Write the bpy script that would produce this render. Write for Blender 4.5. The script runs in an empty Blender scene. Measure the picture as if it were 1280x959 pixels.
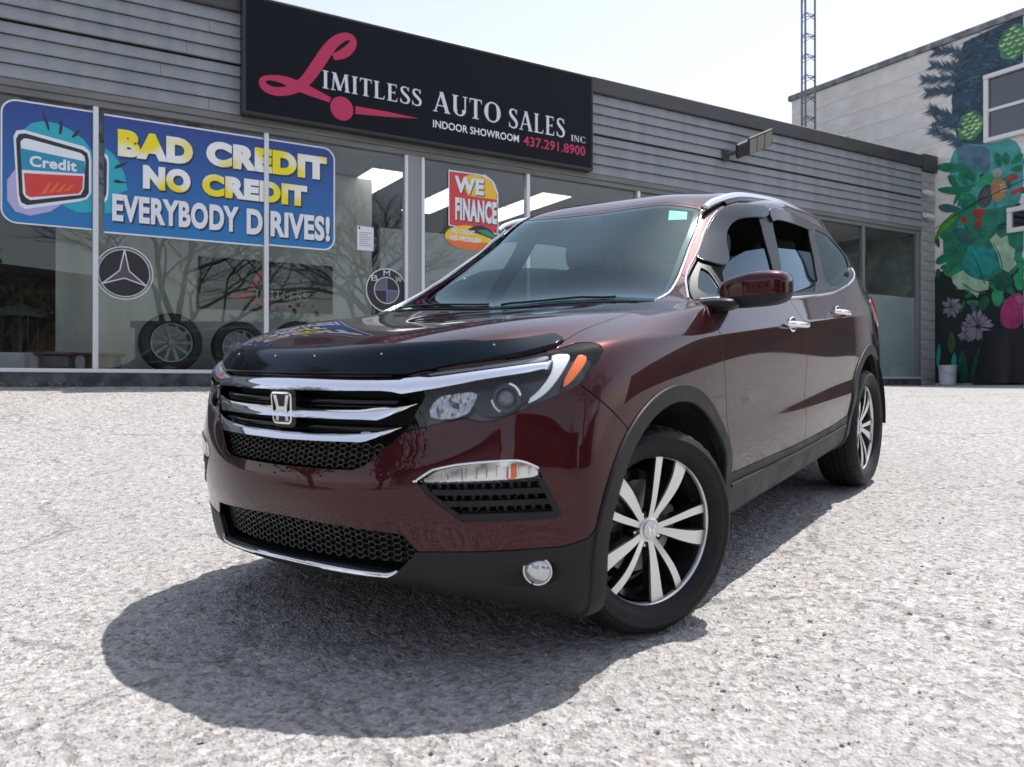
import bpy, math, random
import numpy as np
random.seed(7); rng = np.random.default_rng(7)
SC = bpy.context.scene
COL = SC.collection
HC = 0.95                                   # camera height above the datum
# ---------------- camera
cam_d = bpy.data.cameras.new("camera"); cam = bpy.data.objects.new("camera", cam_d); COL.objects.link(cam)
cam.location = (0, 0, HC); cam.rotation_euler = (math.radians(90.195), 0, 0)
cam_d.sensor_width = 36; cam_d.lens = 36 * 1030 / 1280; cam_d.clip_start = 0.05; cam_d.clip_end = 3000
cam_d.dof.use_dof = True; cam_d.dof.focus_distance = 4.2; cam_d.dof.aperture_fstop = 4.0
SC.camera = cam
# ---------------- sky and sun
SUN = np.array([.325, .235, 1.0]); SUN /= np.linalg.norm(SUN)
W = bpy.data.worlds.new("World"); SC.world = W; W.use_nodes = True
nt = W.node_tree; bg = nt.nodes["Background"]; sky = nt.nodes.new("ShaderNodeTexSky")
sky.sky_type = 'NISHITA'; sky.sun_disc = False
sky.sun_elevation = math.asin(SUN[2]); sky.sun_rotation = math.atan2(SUN[0], SUN[1])
sky.air_density = 1.2; sky.dust_density = 1.1; sky.ozone_density = 1.0
hz = nt.nodes.new("ShaderNodeHueSaturation"); hz.inputs["Hue"].default_value = 0.515; hz.inputs["Saturation"].default_value = 0.55      # hazy, milky air
nt.links.new(sky.outputs[0], hz.inputs["Color"]); nt.links.new(hz.outputs[0], bg.inputs[0]); bg.inputs[1].default_value = 0.125
sun_d = bpy.data.lights.new("sun", 'SUN'); sun_d.energy = 3.4; sun_d.angle = math.radians(0.55); sun_d.color = (1, .965, .92)
sun = bpy.data.objects.new("sun", sun_d); COL.objects.link(sun); sun.location = (3, 2, 20)
from mathutils import Vector, Matrix
sun.rotation_euler = Vector(SUN.tolist()).to_track_quat('Z', 'Y').to_euler()
SC.view_settings.view_transform = 'Standard'; SC.view_settings.look = 'None'
SC.view_settings.exposure = 0.92; SC.view_settings.gamma = 1.0
SC.cycles.max_bounces = 10; SC.cycles.transparent_max_bounces = 16; SC.cycles.glossy_bounces = 6
SC.cycles.caustics_reflective = False; SC.cycles.caustics_refractive = False
# ---------------- materials
MATS = {}
def mat(name, col=(.5, .5, .5), rough=.5, metal=0., coat=0., coat_rough=.03, spec=.5, emit=None, estr=1., build=None):
    if name in MATS: return MATS[name]
    m = bpy.data.materials.new(name); m.use_nodes = True; b = m.node_tree.nodes["Principled BSDF"]
    b.inputs["Base Color"].default_value = (*col, 1); b.inputs["Roughness"].default_value = rough
    b.inputs["Metallic"].default_value = metal; b.inputs["Coat Weight"].default_value = coat
    b.inputs["Coat Roughness"].default_value = coat_rough; b.inputs["Specular IOR Level"].default_value = spec
    if emit: b.inputs["Emission Color"].default_value = (*emit, 1); b.inputs["Emission Strength"].default_value = estr
    if build: build(m.node_tree, b)
    MATS[name] = m; return m
def N_(t, kind, **kw):
    n = t.nodes.new(kind)
    for k, v in kw.items():
        if k in n.inputs: n.inputs[k].default_value = v
        else: setattr(n, k, v)
    return n
def noise_col(c0, c1, scale=5., detail=6., lo=.35, hi=.65, bump=0., bscale=40., rough=None, stretch=None, coord='Object'):
    """colour between two tones by noise, with optional fine bump and roughness variation"""
    def f(t, b):
        tc = N_(t, "ShaderNodeTexCoord"); src = tc.outputs[coord]
        if stretch:
            mp = N_(t, "ShaderNodeMapping"); mp.inputs["Scale"].default_value = stretch; t.links.new(src, mp.inputs[0]); src = mp.outputs[0]
        n = N_(t, "ShaderNodeTexNoise", Scale=scale, Detail=detail); t.links.new(src, n.inputs["Vector"])
        r = N_(t, "ShaderNodeMapRange"); r.inputs[1].default_value = lo; r.inputs[2].default_value = hi
        t.links.new(n.outputs[0], r.inputs[0])
        mx = N_(t, "ShaderNodeMix", data_type='RGBA'); mx.inputs[6].default_value = (*c0, 1); mx.inputs[7].default_value = (*c1, 1)
        t.links.new(r.outputs[0], mx.inputs[0]); t.links.new(mx.outputs[2], b.inputs["Base Color"])
        if rough:
            rr = N_(t, "ShaderNodeMapRange"); rr.inputs[1].default_value = lo; rr.inputs[2].default_value = hi
            rr.inputs[3].default_value = rough[0]; rr.inputs[4].default_value = rough[1]
            t.links.new(n.outputs[0], rr.inputs[0]); t.links.new(rr.outputs[0], b.inputs["Roughness"])
        if bump:
            n2 = N_(t, "ShaderNodeTexNoise", Scale=bscale, Detail=4.); t.links.new(src, n2.inputs["Vector"])
            bp = N_(t, "ShaderNodeBump", Strength=bump, Distance=.004); t.links.new(n2.outputs[0], bp.inputs["Height"])
            t.links.new(bp.outputs[0], b.inputs["Normal"])
    return f
def glass(name, tint=(.8, .85, .85), ior=1.5, refl=1.0, rough=0.0):
    """thin pane: clear tinted transmission under a Fresnel reflection"""
    if name in MATS: return MATS[name]
    m = bpy.data.materials.new(name); m.use_nodes = True; t = m.node_tree; t.nodes.clear()
    o = N_(t, "ShaderNodeOutputMaterial"); tr = N_(t, "ShaderNodeBsdfTransparent"); tr.inputs[0].default_value = (*tint, 1)
    gl = N_(t, "ShaderNodeBsdfGlossy", Roughness=rough); gl.inputs[0].default_value = (*refl, 1) if isinstance(refl, tuple) else (refl, refl, refl, 1)
    ge = N_(t, "ShaderNodeNewGeometry"); dt = N_(t, "ShaderNodeVectorMath", operation='DOT_PRODUCT'); t.links.new(ge.outputs["Normal"], dt.inputs[0]); t.links.new(ge.outputs["Incoming"], dt.inputs[1])
    f0 = ((ior - 1) / (ior + 1)) ** 2; cur = dt.outputs["Value"]           # Schlick, the same from both sides of the pane
    for op, a, b in (('ABSOLUTE', None, 0), ('SUBTRACT', 1.0, None), ('POWER', None, 5.0), ('MULTIPLY_ADD', None, 1 - f0)):
        q = N_(t, "ShaderNodeMath", operation=op); k = 1 if op == 'SUBTRACT' else 0
        if op == 'SUBTRACT': q.inputs[0].default_value = 1.0
        elif op != 'ABSOLUTE': q.inputs[1].default_value = b
        if op == 'MULTIPLY_ADD': q.inputs[2].default_value = f0
        t.links.new(cur, q.inputs[k]); cur = q.outputs[0]
    fr = q; mx = N_(t, "ShaderNodeMixShader")
    t.links.new(fr.outputs[0], mx.inputs[0]); t.links.new(tr.outputs[0], mx.inputs[1]); t.links.new(gl.outputs[0], mx.inputs[2])
    t.links.new(mx.outputs[0], o.inputs[0]); MATS[name] = m; return m

# ---------------- objects
def tag(o, label=None, cat=None, group=None, kind=None):
    if label: o["label"] = label
    if cat: o["category"] = cat
    if group: o["group"] = group
    if kind: o["kind"] = kind
    return o
def empty(name, loc=(0, 0, 0), parent=None, mw=None):
    o = bpy.data.objects.new(name, None); COL.objects.link(o); o.empty_display_size = .2
    if mw is not None: o.matrix_world = mw
    else: o.location = loc
    if parent: o.parent = parent
    return o
def link(name, me, m=None, parent=None, loc=None):
    o = bpy.data.objects.new(name, me); COL.objects.link(o)
    if m is not None and not me.materials:
        for x in (m if isinstance(m, (list, tuple)) else [m]): me.materials.append(x)
    if parent: o.parent = parent
    if loc is not None: o.location = loc
    return o
def mesh(name, V, F, mi=None, smooth=False, nrm=None):
    me = bpy.data.meshes.new(name)
    V = np.asarray(V, float)
    me.from_pydata(V.tolist(), [], [list(map(int, f)) for f in F])
    if mi is not None: me.polygons.foreach_set("material_index", np.asarray(mi, np.int32))
    if smooth: me.polygons.foreach_set("use_smooth", np.ones(len(me.polygons), bool))
    me.update()
    if nrm is not None: me.normals_split_custom_set_from_vertices(np.asarray(nrm, float).tolist())
    return me
class MB:
    """collects shapes into one mesh"""
    def __init__(s): s.V = []; s.F = []; s.M = []; s.S = []
    def add(s, V, F, m=0, sm=False):
        o = len(s.V); s.V += [tuple(map(float, v)) for v in V]; s.F += [tuple(int(i) + o for i in f) for f in F]
        s.M += [m] * len(F); s.S += [sm] * len(F); return s
    def box(s, lo, hi, m=0, bev=0.):
        (x0, y0, z0), (x1, y1, z1) = lo, hi
        if x0 > x1: x0, x1 = x1, x0
        if y0 > y1: y0, y1 = y1, y0
        if z0 > z1: z0, z1 = z1, z0
        b = min(bev, (x1 - x0) * .45, (y1 - y0) * .45, (z1 - z0) * .45)
        if b <= 0:
            V = [(x, y, z) for z in (z0, z1) for y in (y0, y1) for x in (x0, x1)]
            return s.add(V, [(0, 2, 3, 1), (4, 5, 7, 6), (0, 1, 5, 4), (2, 6, 7, 3), (0, 4, 6, 2), (1, 3, 7, 5)], m)
        V = []; 
        for z in (0, 1):
            for y in (0, 1):
                for x in (0, 1):
                    X, Y, Z = (x0, x1)[x], (y0, y1)[y], (z0, z1)[z]; dx, dy, dz = (b, -b)[x], (b, -b)[y], (b, -b)[z]
                    V += [(X, Y + dy, Z + dz), (X + dx, Y, Z + dz), (X + dx, Y + dy, Z)]
        def c(x, y, z, a): return ((z * 2 + y) * 2 + x) * 3 + a
        F = []
        F += [(c(0,0,0,0), c(0,0,1,0), c(0,1,1,0), c(0,1,0,0)), (c(1,0,0,0), c(1,1,0,0), c(1,1,1,0), c(1,0,1,0))]
        F += [(c(0,0,0,1), c(1,0,0,1), c(1,0,1,1), c(0,0,1,1)), (c(0,1,0,1), c(0,1,1,1), c(1,1,1,1), c(1,1,0,1))]
        F += [(c(0,0,0,2), c(0,1,0,2), c(1,1,0,2), c(1,0,0,2)), (c(0,0,1,2), c(1,0,1,2), c(1,1,1,2), c(0,1,1,2))]
        for y in (0, 1):
            for z in (0, 1): F.append((c(0,y,z,1), c(1,y,z,1), c(1,y,z,2), c(0,y,z,2)))
        for x in (0, 1):
            for z in (0, 1): F.append((c(x,0,z,0), c(x,1,z,0), c(x,1,z,2), c(x,0,z,2)))
        for x in (0, 1):
            for y in (0, 1): F.append((c(x,y,0,0), c(x,y,1,0), c(x,y,1,1), c(x,y,0,1)))
        for x in (0, 1):
            for y in (0, 1):
                for z in (0, 1): F.append((c(x,y,z,0), c(x,y,z,1), c(x,y,z,2)))
        return s.add(V, F, m)
    def tube(s, P, r, n=8, m=0, caps=True, sm=True):
        P = np.asarray(P, float); k = len(P); r = np.broadcast_to(np.asarray(r, float), (k,))
        T = np.gradient(P, axis=0); T /= np.linalg.norm(T, axis=1, keepdims=True) + 1e-12
        a = np.array([0, 0, 1.]) if abs(T[0][2]) < .9 else np.array([1., 0, 0])
        V = []; 
        for i in range(k):
            a = a - T[i] * (a @ T[i]); a /= np.linalg.norm(a) + 1e-12; b = np.cross(T[i], a)
            for j in range(n):
                t = 2 * math.pi * j / n; V.append(P[i] + r[i] * (a * math.cos(t) + b * math.sin(t)))
        F = [(i * n + j, i * n + (j + 1) % n, (i + 1) * n + (j + 1) % n, (i + 1) * n + j) for i in range(k - 1) for j in range(n)]
        s.add(V, F, m, sm)
        if caps: s.add(V[:n], [tuple(range(n - 1, -1, -1))], m); s.add(V[-n:], [tuple(range(n))], m)
        return s
    def lathe(s, prof, n=32, m=0, sm=True, axis='z', close=False):
        """profile of (radius, height) turned round an axis"""
        V = []
        for (r, h) in prof:
            for j in range(n):
                t = 2 * math.pi * j / n; c, d = r * math.cos(t), r * math.sin(t)
                V.append({'z': (c, d, h), 'y': (c, h, d), 'x': (h, c, d)}[axis])
        k = len(prof); R_ = k if close else k - 1
        F = [(i * n + j, i * n + (j + 1) % n, ((i + 1) % k) * n + (j + 1) % n, ((i + 1) % k) * n + j) for i in range(R_) for j in range(n)]
        return s.add(V, F, m, sm)
    def prism(s, poly, f0, f1, m=0):
        """polygon (2-D points) between two maps into space"""
        k = len(poly); V = [f0(p) for p in poly] + [f1(p) for p in poly]
        F = [tuple(range(k - 1, -1, -1)), tuple(range(k, 2 * k))] + [(i, (i + 1) % k, k + (i + 1) % k, k + i) for i in range(k)]
        return s.add(V, F, m)
    def mesh(s, name, angle=None):
        me = bpy.data.meshes.new(name); me.from_pydata(s.V, [], s.F)
        me.polygons.foreach_set("material_index", np.asarray(s.M, np.int32)); me.polygons.foreach_set("use_smooth", np.asarray(s.S, bool))
        me.update()
        if angle: me.set_sharp_from_angle(angle=math.radians(angle))
        return me
    def obj(s, name, m, parent=None, angle=None, loc=None): return link(name, s.mesh(name, angle), m, parent, loc)
def fixnormals(me):
    import bmesh
    bm = bmesh.new(); bm.from_mesh(me); bmesh.ops.recalc_face_normals(bm, faces=bm.faces); bm.to_mesh(me); bm.free(); me.update(); return me
def copy_tree(o, parent=None):
    c = o.copy(); COL.objects.link(c); c.parent = parent
    for ch in list(o.children): copy_tree(ch, c)
    return c
def tris2d(poly):
    from mathutils.geometry import tessellate_polygon
    return tessellate_polygon([[Vector((p[0], p[1], 0)) for p in poly]])
def chaikin(P, n=2, closed=True):
    P = np.asarray(P, float)
    for _ in range(n):
        if closed:
            Q = np.roll(P, -1, 0); P = np.stack([.75 * P + .25 * Q, .25 * P + .75 * Q], 1).reshape(-1, P.shape[1])
        else:
            A, B = P[:-1], P[1:]; P = np.concatenate([P[:1], np.stack([.75 * A + .25 * B, .25 * A + .75 * B], 1).reshape(-1, P.shape[1]), P[-1:]])
    return P
# ================= frames of the two buildings
ANG = math.radians(59.1); FD = np.array([math.sin(ANG), math.cos(ANG)]); FP0 = np.array([-5.306, 8.54]); FE = FP0 + FD * 16.27
ROT_F = math.atan2(FD[1], FD[0]); ROT_M = math.atan2(-FD[0], FD[1])
def fac(t, d=0.): return FP0 + FD * t + np.array([-FD[1], FD[0]]) * d
def root(name, xy, z, rz, label, cat, group=None):
    o = empty(name, (xy[0], xy[1], z)); o.rotation_euler = (0, 0, rz); return tag(o, label, cat, group)
# ================= ground: one sheet shaped to the car's stand and the building lines
Fw0 = np.array([-math.sin(math.radians(36.6)) * math.cos(math.radians(4.9)), -math.cos(math.radians(36.6)) * math.cos(math.radians(4.9)), -math.sin(math.radians(4.9))])
La = np.array([math.cos(math.radians(36.6)), -math.sin(math.radians(36.6)), 0]); Ua = np.cross(Fw0, La); r_ = math.radians(-1.33)
Lb = La * math.cos(r_) + Ua * math.sin(r_); Un = np.cross(Fw0, Lb); C0 = np.array([-.214, 3.456, HC - .837])
def plane_z(x, y): return C0[2] - ((x - C0[0]) * Un[0] + (y - C0[1]) * Un[1]) / Un[2]
cp = []
for fx in (1.5, .8, 0, -.95, -1.9, -2.82, -3.4):
    for ly in (1.3, .84, 0, -.84, -1.2): p = C0 + Fw0 * fx + Lb * ly; cp.append((p[0], p[1], plane_z(p[0], p[1])))
for x, y in ((-1.2, 1.0), (0, .8), (1.2, 1.0), (0, 0), (-1, -1.5), (1, -1.5), (-1.6, 2.2), (1.7, 2.2)): cp.append((x, y, plane_z(x, y)))
for t in np.arange(-6, 17, 1.0): p = fac(t, -.05); cp.append((p[0], p[1], HC - .005 if t < 10 else HC + .02))
for s in (.3, 1.0, 2.0, 3.5, 6): p = FE + np.array([FD[1], -FD[0]]) * s; cp.append((p[0], p[1], HC + .05))
cp += [(-9, 3, -.12), (-7, -2, -.35), (6.5, 4, .52), (10, 3, .62), (8, -3, .0)]
cp = np.array(cp)
def tps(P, lam=.002):
    n = len(P); d = np.linalg.norm(P[:, None, :2] - P[None, :, :2], axis=2); K = np.where(d > 0, d * d * np.log(d + 1e-12), 0) + lam * np.eye(n)
    A = np.zeros((n + 3, n + 3)); A[:n, :n] = K; A[:n, n] = 1; A[:n, n + 1:] = P[:, :2]; A[n:, :n] = A[:n, n:].T
    w = np.linalg.solve(A, np.r_[P[:, 2], 0, 0, 0])
    def f(X):
        out = np.empty(len(X))
        for i in range(0, len(X), 20000):
            q = X[i:i + 20000]; d = np.linalg.norm(q[:, None] - P[None, :, :2], axis=2); out[i:i + 20000] = np.where(d > 0, d * d * np.log(d + 1e-12), 0) @ w[:n] + w[n] + q @ w[n + 1:]
        return out
    return f
_g = tps(cp)
def ground_z(X):
    X = np.asarray(X, float).reshape(-1, 2); h = _g(X); r = np.hypot(X[:, 0], X[:, 1])
    k = np.clip((r - 7) / 9, 0, 1); k = k * k * (3 - 2 * k); back = np.clip((3 - X[:, 1]) / 6, 0, 1); back = back * back * (3 - 2 * back)
    lim = np.clip(h, -1.2, HC + .3); far = HC * (1 - back) + (-.45) * back
    # behind the building line it lies flat just under the floors
    dw = (X - FP0) @ np.array([-FD[1], FD[0]]); h2 = lim * (1 - k * back) + far * k * back
    side = (X - FP0) @ FD
    b = np.clip(dw / .6, 0, 1); return np.where(dw > 0, h2 * (1 - b) + (HC - .02) * b, h2)
_tile = rng.random((256, 256))
def vnoise(X, s, sh=0.):
    q = X * s + sh; i = np.floor(q).astype(int); f = q - i; f = f * f * (3 - 2 * f); a = i & 255; b = (i + 1) & 255
    v = lambda x, y: _tile[x, y]
    return (v(a[:, 0], a[:, 1]) * (1 - f[:, 0]) + v(b[:, 0], a[:, 1]) * f[:, 0]) * (1 - f[:, 1]) + (v(a[:, 0], b[:, 1]) * (1 - f[:, 0]) + v(b[:, 0], b[:, 1]) * f[:, 0]) * f[:, 1] - .5
rad = [.05, .5, 1.0]
while rad[-1] < 1400: rad.append(rad[-1] * (1.0062 if rad[-1] < 8 else 1.02 if rad[-1] < 30 else 1.25))
rad = np.array(rad)
ang = np.unique(np.concatenate([np.arange(-180, -42, 6.), np.arange(-42, 42, .13), np.arange(42, 180.1, 6.)])); ang = np.radians(ang[:-1] if ang[-1] >= 180 and ang[0] <= -180 else ang)
RR, AA = np.meshgrid(rad, ang, indexing='ij'); XY = np.stack([RR * np.sin(AA), RR * np.cos(AA)], -1).reshape(-1, 2)
h = ground_z(XY); r = RR.ravel(); w = np.clip((14 - r) / 6, 0, 1) * np.clip(r - .9, 0, 1)
rough = .016 * vnoise(XY, 1.3) + .008 * vnoise(XY, 7, 3.7) + .0060 * vnoise(XY, 29, 9.1) + np.clip((9 - r) / 4, 0, 1) * (.0068 * vnoise(XY, 57, 5.3) + .0035 * vnoise(XY, 118, 1.9))
h = h + rough * w; nA = len(ang)
gi = np.arange(len(h)).reshape(len(rad), nA); gF = np.stack([gi[:-1].ravel(), np.roll(gi, -1, 1)[:-1].ravel(), np.roll(gi, -1, 1)[1:].ravel(), gi[1:].ravel()], 1)
def quad_mesh(name, V, Q):
    me = bpy.data.meshes.new(name); me.vertices.add(len(V)); me.vertices.foreach_set("co", np.ascontiguousarray(V, np.float32).ravel())
    me.loops.add(len(Q) * 4); me.loops.foreach_set("vertex_index", np.ascontiguousarray(Q, np.int32).ravel()); me.polygons.add(len(Q)); me.polygons.foreach_set("loop_start", np.arange(len(Q), dtype=np.int32) * 4)
    me.polygons.foreach_set("use_smooth", np.ones(len(Q), bool)); me.update(calc_edges=True); return me
def _ground(t, b):
    tc = N_(t, "ShaderNodeTexCoord"); P = tc.outputs["Object"]
    def vor(s, feat='F1'): n = N_(t, "ShaderNodeTexVoronoi", Scale=s); n.feature = feat; t.links.new(P, n.inputs["Vector"]); return n
    def noi(s, d=5.): n = N_(t, "ShaderNodeTexNoise", Scale=s, Detail=d); t.links.new(P, n.inputs["Vector"]); return n
    def rng_(src, a, b_, c, d): m = N_(t, "ShaderNodeMapRange"); m.inputs[1].default_value = a; m.inputs[2].default_value = b_; m.inputs[3].default_value = c; m.inputs[4].default_value = d; t.links.new(src, m.inputs[0]); return m.outputs[0]
    def math_(op, x, y):
        m = N_(t, "ShaderNodeMath", operation=op)
        for i, v in enumerate((x, y)):
            if isinstance(v, (int, float)): m.inputs[i].default_value = v
            else: t.links.new(v, m.inputs[i])
        return m.outputs[0]
    def mixc(f, c0, c1):
        m = N_(t, "ShaderNodeMix", data_type='RGBA')
        for i, v in ((6, c0), (7, c1)):
            if isinstance(v, tuple): m.inputs[i].default_value = (*v, 1)
            else: t.links.new(v, m.inputs[i])
        t.links.new(f, m.inputs[0]); return m.outputs[2]
    st = vor(74.); st2 = vor(40.); sep = N_(t, "ShaderNodeSeparateColor"); t.links.new(st.outputs["Color"], sep.inputs[0]); sep2 = N_(t, "ShaderNodeSeparateColor"); t.links.new(st2.outputs["Color"], sep2.inputs[0])
    tone = mixc(sep.outputs[0], (.290, .279, .268), (.430, .416, .402)); tone = mixc(rng_(sep2.outputs[1], .82, .86, 0, .6), tone, (.53, .515, .50))
    tone = mixc(rng_(sep2.outputs[0], .93, .95, 0, .6), tone, (.17, .155, .145)); tone = mixc(rng_(sep.outputs[2], .965, .975, 0, .8), tone, (.27, .20, .16))
    pits = rng_(noi(30., 5.).outputs[0], .555, .64, 0, 1); tone = mixc(math_('MULTIPLY', pits, .58), tone, (.14, .13, .122))  # pits darkened in the colour, for the shade between stones
    big = noi(.55, 5.); tone = mixc(rng_(big.outputs[0], .38, .66, 0, .42), tone, (.28, .272, .264))
    ed = vor(.55, 'DISTANCE_TO_EDGE'); wob = noi(3., 4.); cr = math_('ADD', ed.outputs["Distance"], rng_(wob.outputs[0], .3, .7, -.03, .03)); crk = rng_(math_('ABSOLUTE', cr, 0.), .0, .010, 1, 0)
    tone = mixc(math_('MULTIPLY', crk, .5), tone, (.09, .088, .085))
    stn = noi(1.7, 3.); tone = mixc(rng_(stn.outputs[0], .63, .72, 0, .35), tone, (.20, .19, .18)); sp = vor(2.3); tone = mixc(rng_(sp.outputs["Distance"], .035, .06, .55, 0), tone, (.10, .095, .09))
    t.links.new(tone, b.inputs["Base Color"]); b.inputs["Roughness"].default_value = .88; b.inputs["Specular IOR Level"].default_value = .25
    hgt = math_('SUBTRACT', math_('ADD', rng_(st.outputs["Distance"], 0., .7, .9, 0.), math_('MULTIPLY', noi(150., 3.).outputs[0], .6)), math_('MULTIPLY', pits, .8))
    bp = N_(t, "ShaderNodeBump", Strength=.8, Distance=.008); t.links.new(hgt, bp.inputs["Height"]); t.links.new(bp.outputs[0], b.inputs["Normal"])
gnd = link("ground", quad_mesh("ground", np.column_stack([XY, h]), gF[:, ::-1]), mat("weathered_gravel_asphalt", build=_ground)); gnd["kind"] = "structure"
# loose chips on the surface
nC = 2600; rr = np.exp(rng.uniform(math.log(1.3), math.log(7.5), nC)); aa = np.radians(rng.uniform(-37, 37, nC)); CX = np.stack([rr * np.sin(aa), rr * np.cos(aa)], 1); CZ = ground_z(CX)
chip = MB(); ico = [(0, 0, 1), (.9, 0, .3), (.28, .85, .3), (-.72, .53, .3), (-.72, -.53, .3), (.28, -.85, .3), (.7, .4, -.5), (-.3, .75, -.5), (-.8, 0, -.5), (-.3, -.75, -.5), (.7, -.4, -.5)]
icf = [(0, 1, 2), (0, 2, 3), (0, 3, 4), (0, 4, 5), (0, 5, 1), (1, 6, 2), (2, 7, 3), (3, 8, 4), (4, 9, 5), (5, 10, 1), (2, 6, 7), (3, 7, 8), (4, 8, 9), (5, 9, 10), (1, 10, 6)]
for i in range(nC):
    s = rng.choice([.003, .004, .006, .009], p=[.45, .33, .17, .05]); R3 = rng.normal(size=(3, 3)) * .25 + np.eye(3); c = np.array([CX[i, 0], CX[i, 1], CZ[i] + s * .2])
    chip.add([c + (R3 @ np.array(v)) * s * (1, 1, .6) for v in ico], icf, int(rng.random() < .3))
tag(chip.obj("gravel", [mat("chip_pale", (.36, .34, .32), .9), mat("chip_dark", (.22, .18, .155), .9)]), "loose stone chips scattered over the lot", "gravel", kind="stuff")
# ================= showroom
M_siding = mat("grey_siding", (.16, .175, .185), .55, build=noise_col((.20, .215, .228), (.262, .276, .286), 3.0, bump=.10, bscale=30, rough=(.45, .65), stretch=(1.5, 1, .25)))
M_trimg = mat("header_trim", (.11, .112, .11), .6, build=noise_col((.13, .132, .13), (.18, .18, .175), 5, stretch=(.3, 1, 4)))
M_cope = mat("coping_metal", (.045, .042, .044), .5, build=noise_col((.037, .035, .037), (.060, .056, .056), 3, rough=(.4, .6)))
M_alu = mat("window_aluminium", (.62, .63, .65), .35, .3)
M_dalu = mat("grey_aluminium", (.20, .215, .225), .45, .2)
M_conc = mat("plinth_concrete", (.06, .06, .062), .9, build=noise_col((.032, .032, .034), (.10, .10, .10), 6, bump=.5, bscale=50))
M_block = mat("painted_block", (.30, .30, .29), .85, build=noise_col((.25, .25, .243), (.36, .355, .345), 5, bump=.4, bscale=70))
M_pane = glass("shop_window_glass", (.90, .92, .91), 1.46)
M_frost = mat("frosted_film", (.42, .47, .48), .4)
M_dark = mat("dark_interior", (.05, .052, .052), .9); M_ceil = mat("ceiling_tile", (.30, .31, .31), .9)
shop = root("showroom_building", FP0, HC, ROT_F, "long grey single-storey showroom with ribbed siding, dark coping and big shop windows", "building")
T0, T1 = -7.0, 15.79
def part(name, m, lo, hi, parent=shop, bev=0.): return MB().box(lo, hi, 0, bev).obj(name, m, parent)
part("plinth", M_conc, (T0, -.03, -.5), (T1, .22, .145)); part("sill_rail", M_alu, (T0, -.045, .147), (T1, .06, .19), bev=.006)
part("window_header", M_trimg, (T0, -.035, 3.05), (T1, .10, 3.12), bev=.005); part("header_flashing", M_trimg, (T0, -.06, 3.122), (T1, .10, 3.2), bev=.008)
sid = [3.202 + .152 * k for k in range(8)]
for k, z0 in enumerate(sid):
    z1 = z0 + (.150 if k != 3 else .128); cuts = [T0] + [T0 + 4.4 * (i + 1) + (1.9 if k % 2 else 0) + .3 * math.sin(k * 2.1 + i) for i in range(4 if k % 2 else 5)] + [T1]
    for a, b in zip(cuts[:-1], cuts[1:]):
        dy = rng.uniform(-.0015, .0015); mb = MB(); P = [(-.062 + dy, z0), (-.066 + dy, z0 + .012), (-.036 + dy, z1 - .012), (-.034 + dy, z1 - .003), (.0, z1 - .003), (.0, z0 + .01)]
        mb.prism(P, lambda p: (a + .002, p[0], p[1]), lambda p: (b - .002, p[0], p[1])); link("siding_board", fixnormals(mb.mesh("siding_board")), M_siding, shop)
part("siding_backing", mat("shadow_gap", (.03, .03, .03), .9), (T0, .002, 3.2), (T1, .12, 4.42))
part("coping", M_cope, (T0, -.09, 4.418), (T1, .35, 4.655), bev=.012); part("coping_end", M_cope, (T1 + .003, -.10, 4.36), (16.255, .35, 4.69), bev=.01)
bk = MB().box((T1 + .004, -.035, 0), (16.25, .30, .1965), 0, .006).mesh("pillar_block")
for k in range(22):
    o = link("pillar_block", bk, M_block, shop, (0, 0 if k % 2 else .002, -.06 + .2005 * k))
bar = lambda t, w, m=M_alu, y=-.04: part("mullion", m, (t - w / 2, y, .19), (t + w / 2, .055, 3.05), bev=.005)
for t in (-5.0, -3.1, -1.1, .882, 2.721, 6.438, 8.474, 10.4, 12.2): bar(t, .055)
bar(13.972, .06, M_dalu); bar(15.68, .07, M_dalu)
bar(4.545, .045); bar(4.785, .045); part("window_pillar", M_siding, (4.569, -.03, .19), (4.761, .06, 3.05))
mt = [-5.0, -3.1, -1.1, .882, 2.721, 4.545, 4.785, 6.438, 8.474, 10.4, 12.2, 13.972, 15.68]
for a, b in zip(mt[:-1], mt[1:]):
    if a == 4.545: continue
    part("window_pane", M_pane, (a + .029, .010, .192), (b - .029, .016, 3.048))
for a, b in ((12.2, 13.972), (13.972, 15.68)): part("frosted_panel", M_frost, (a + .04, .020, .193), (b - .04, .024, 1.78))
# shell and room
part("floor", mat("showroom_floor", (.16, .16, .16), .35), (T0, .22, .06), (T1, 9.0, .10)); part("ceiling", M_ceil, (T0, .12, 3.06), (T1, 9.0, 3.10)); part("roof", M_cope, (T0, .352, 4.30), (16.2, 9.2, 4.38))
part("back_wall", mat("back_wall_paint", (.11, .115, .115), .9), (T0, 9.0, 0), (T1, 9.2, 4.30)); part("side_wall", M_block, (T1, .302, 0), (T1 + .2, 9.0, 4.30)); part("side_wall", M_block, (T0 - .2, -.02, -.5), (T0, 9.2, 4.4))
M_part = mat("partition_grey", (.24, .25, .235), .8, build=noise_col((.42, .44, .425), (.52, .535, .52), 1.3, stretch=(3, 1, .4)))
part("partition_wall", M_part, (.55, 1.40, .10), (4.62, 1.48, 3.04)); part("partition_wall", mat("partition_blue", (.36, .39, .41), .7), (4.75, 1.40, .10), (8.2, 1.48, 2.35)); part("window_ledge", M_dark, (T0, .24, .10), (T1, .95, .17))
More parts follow.
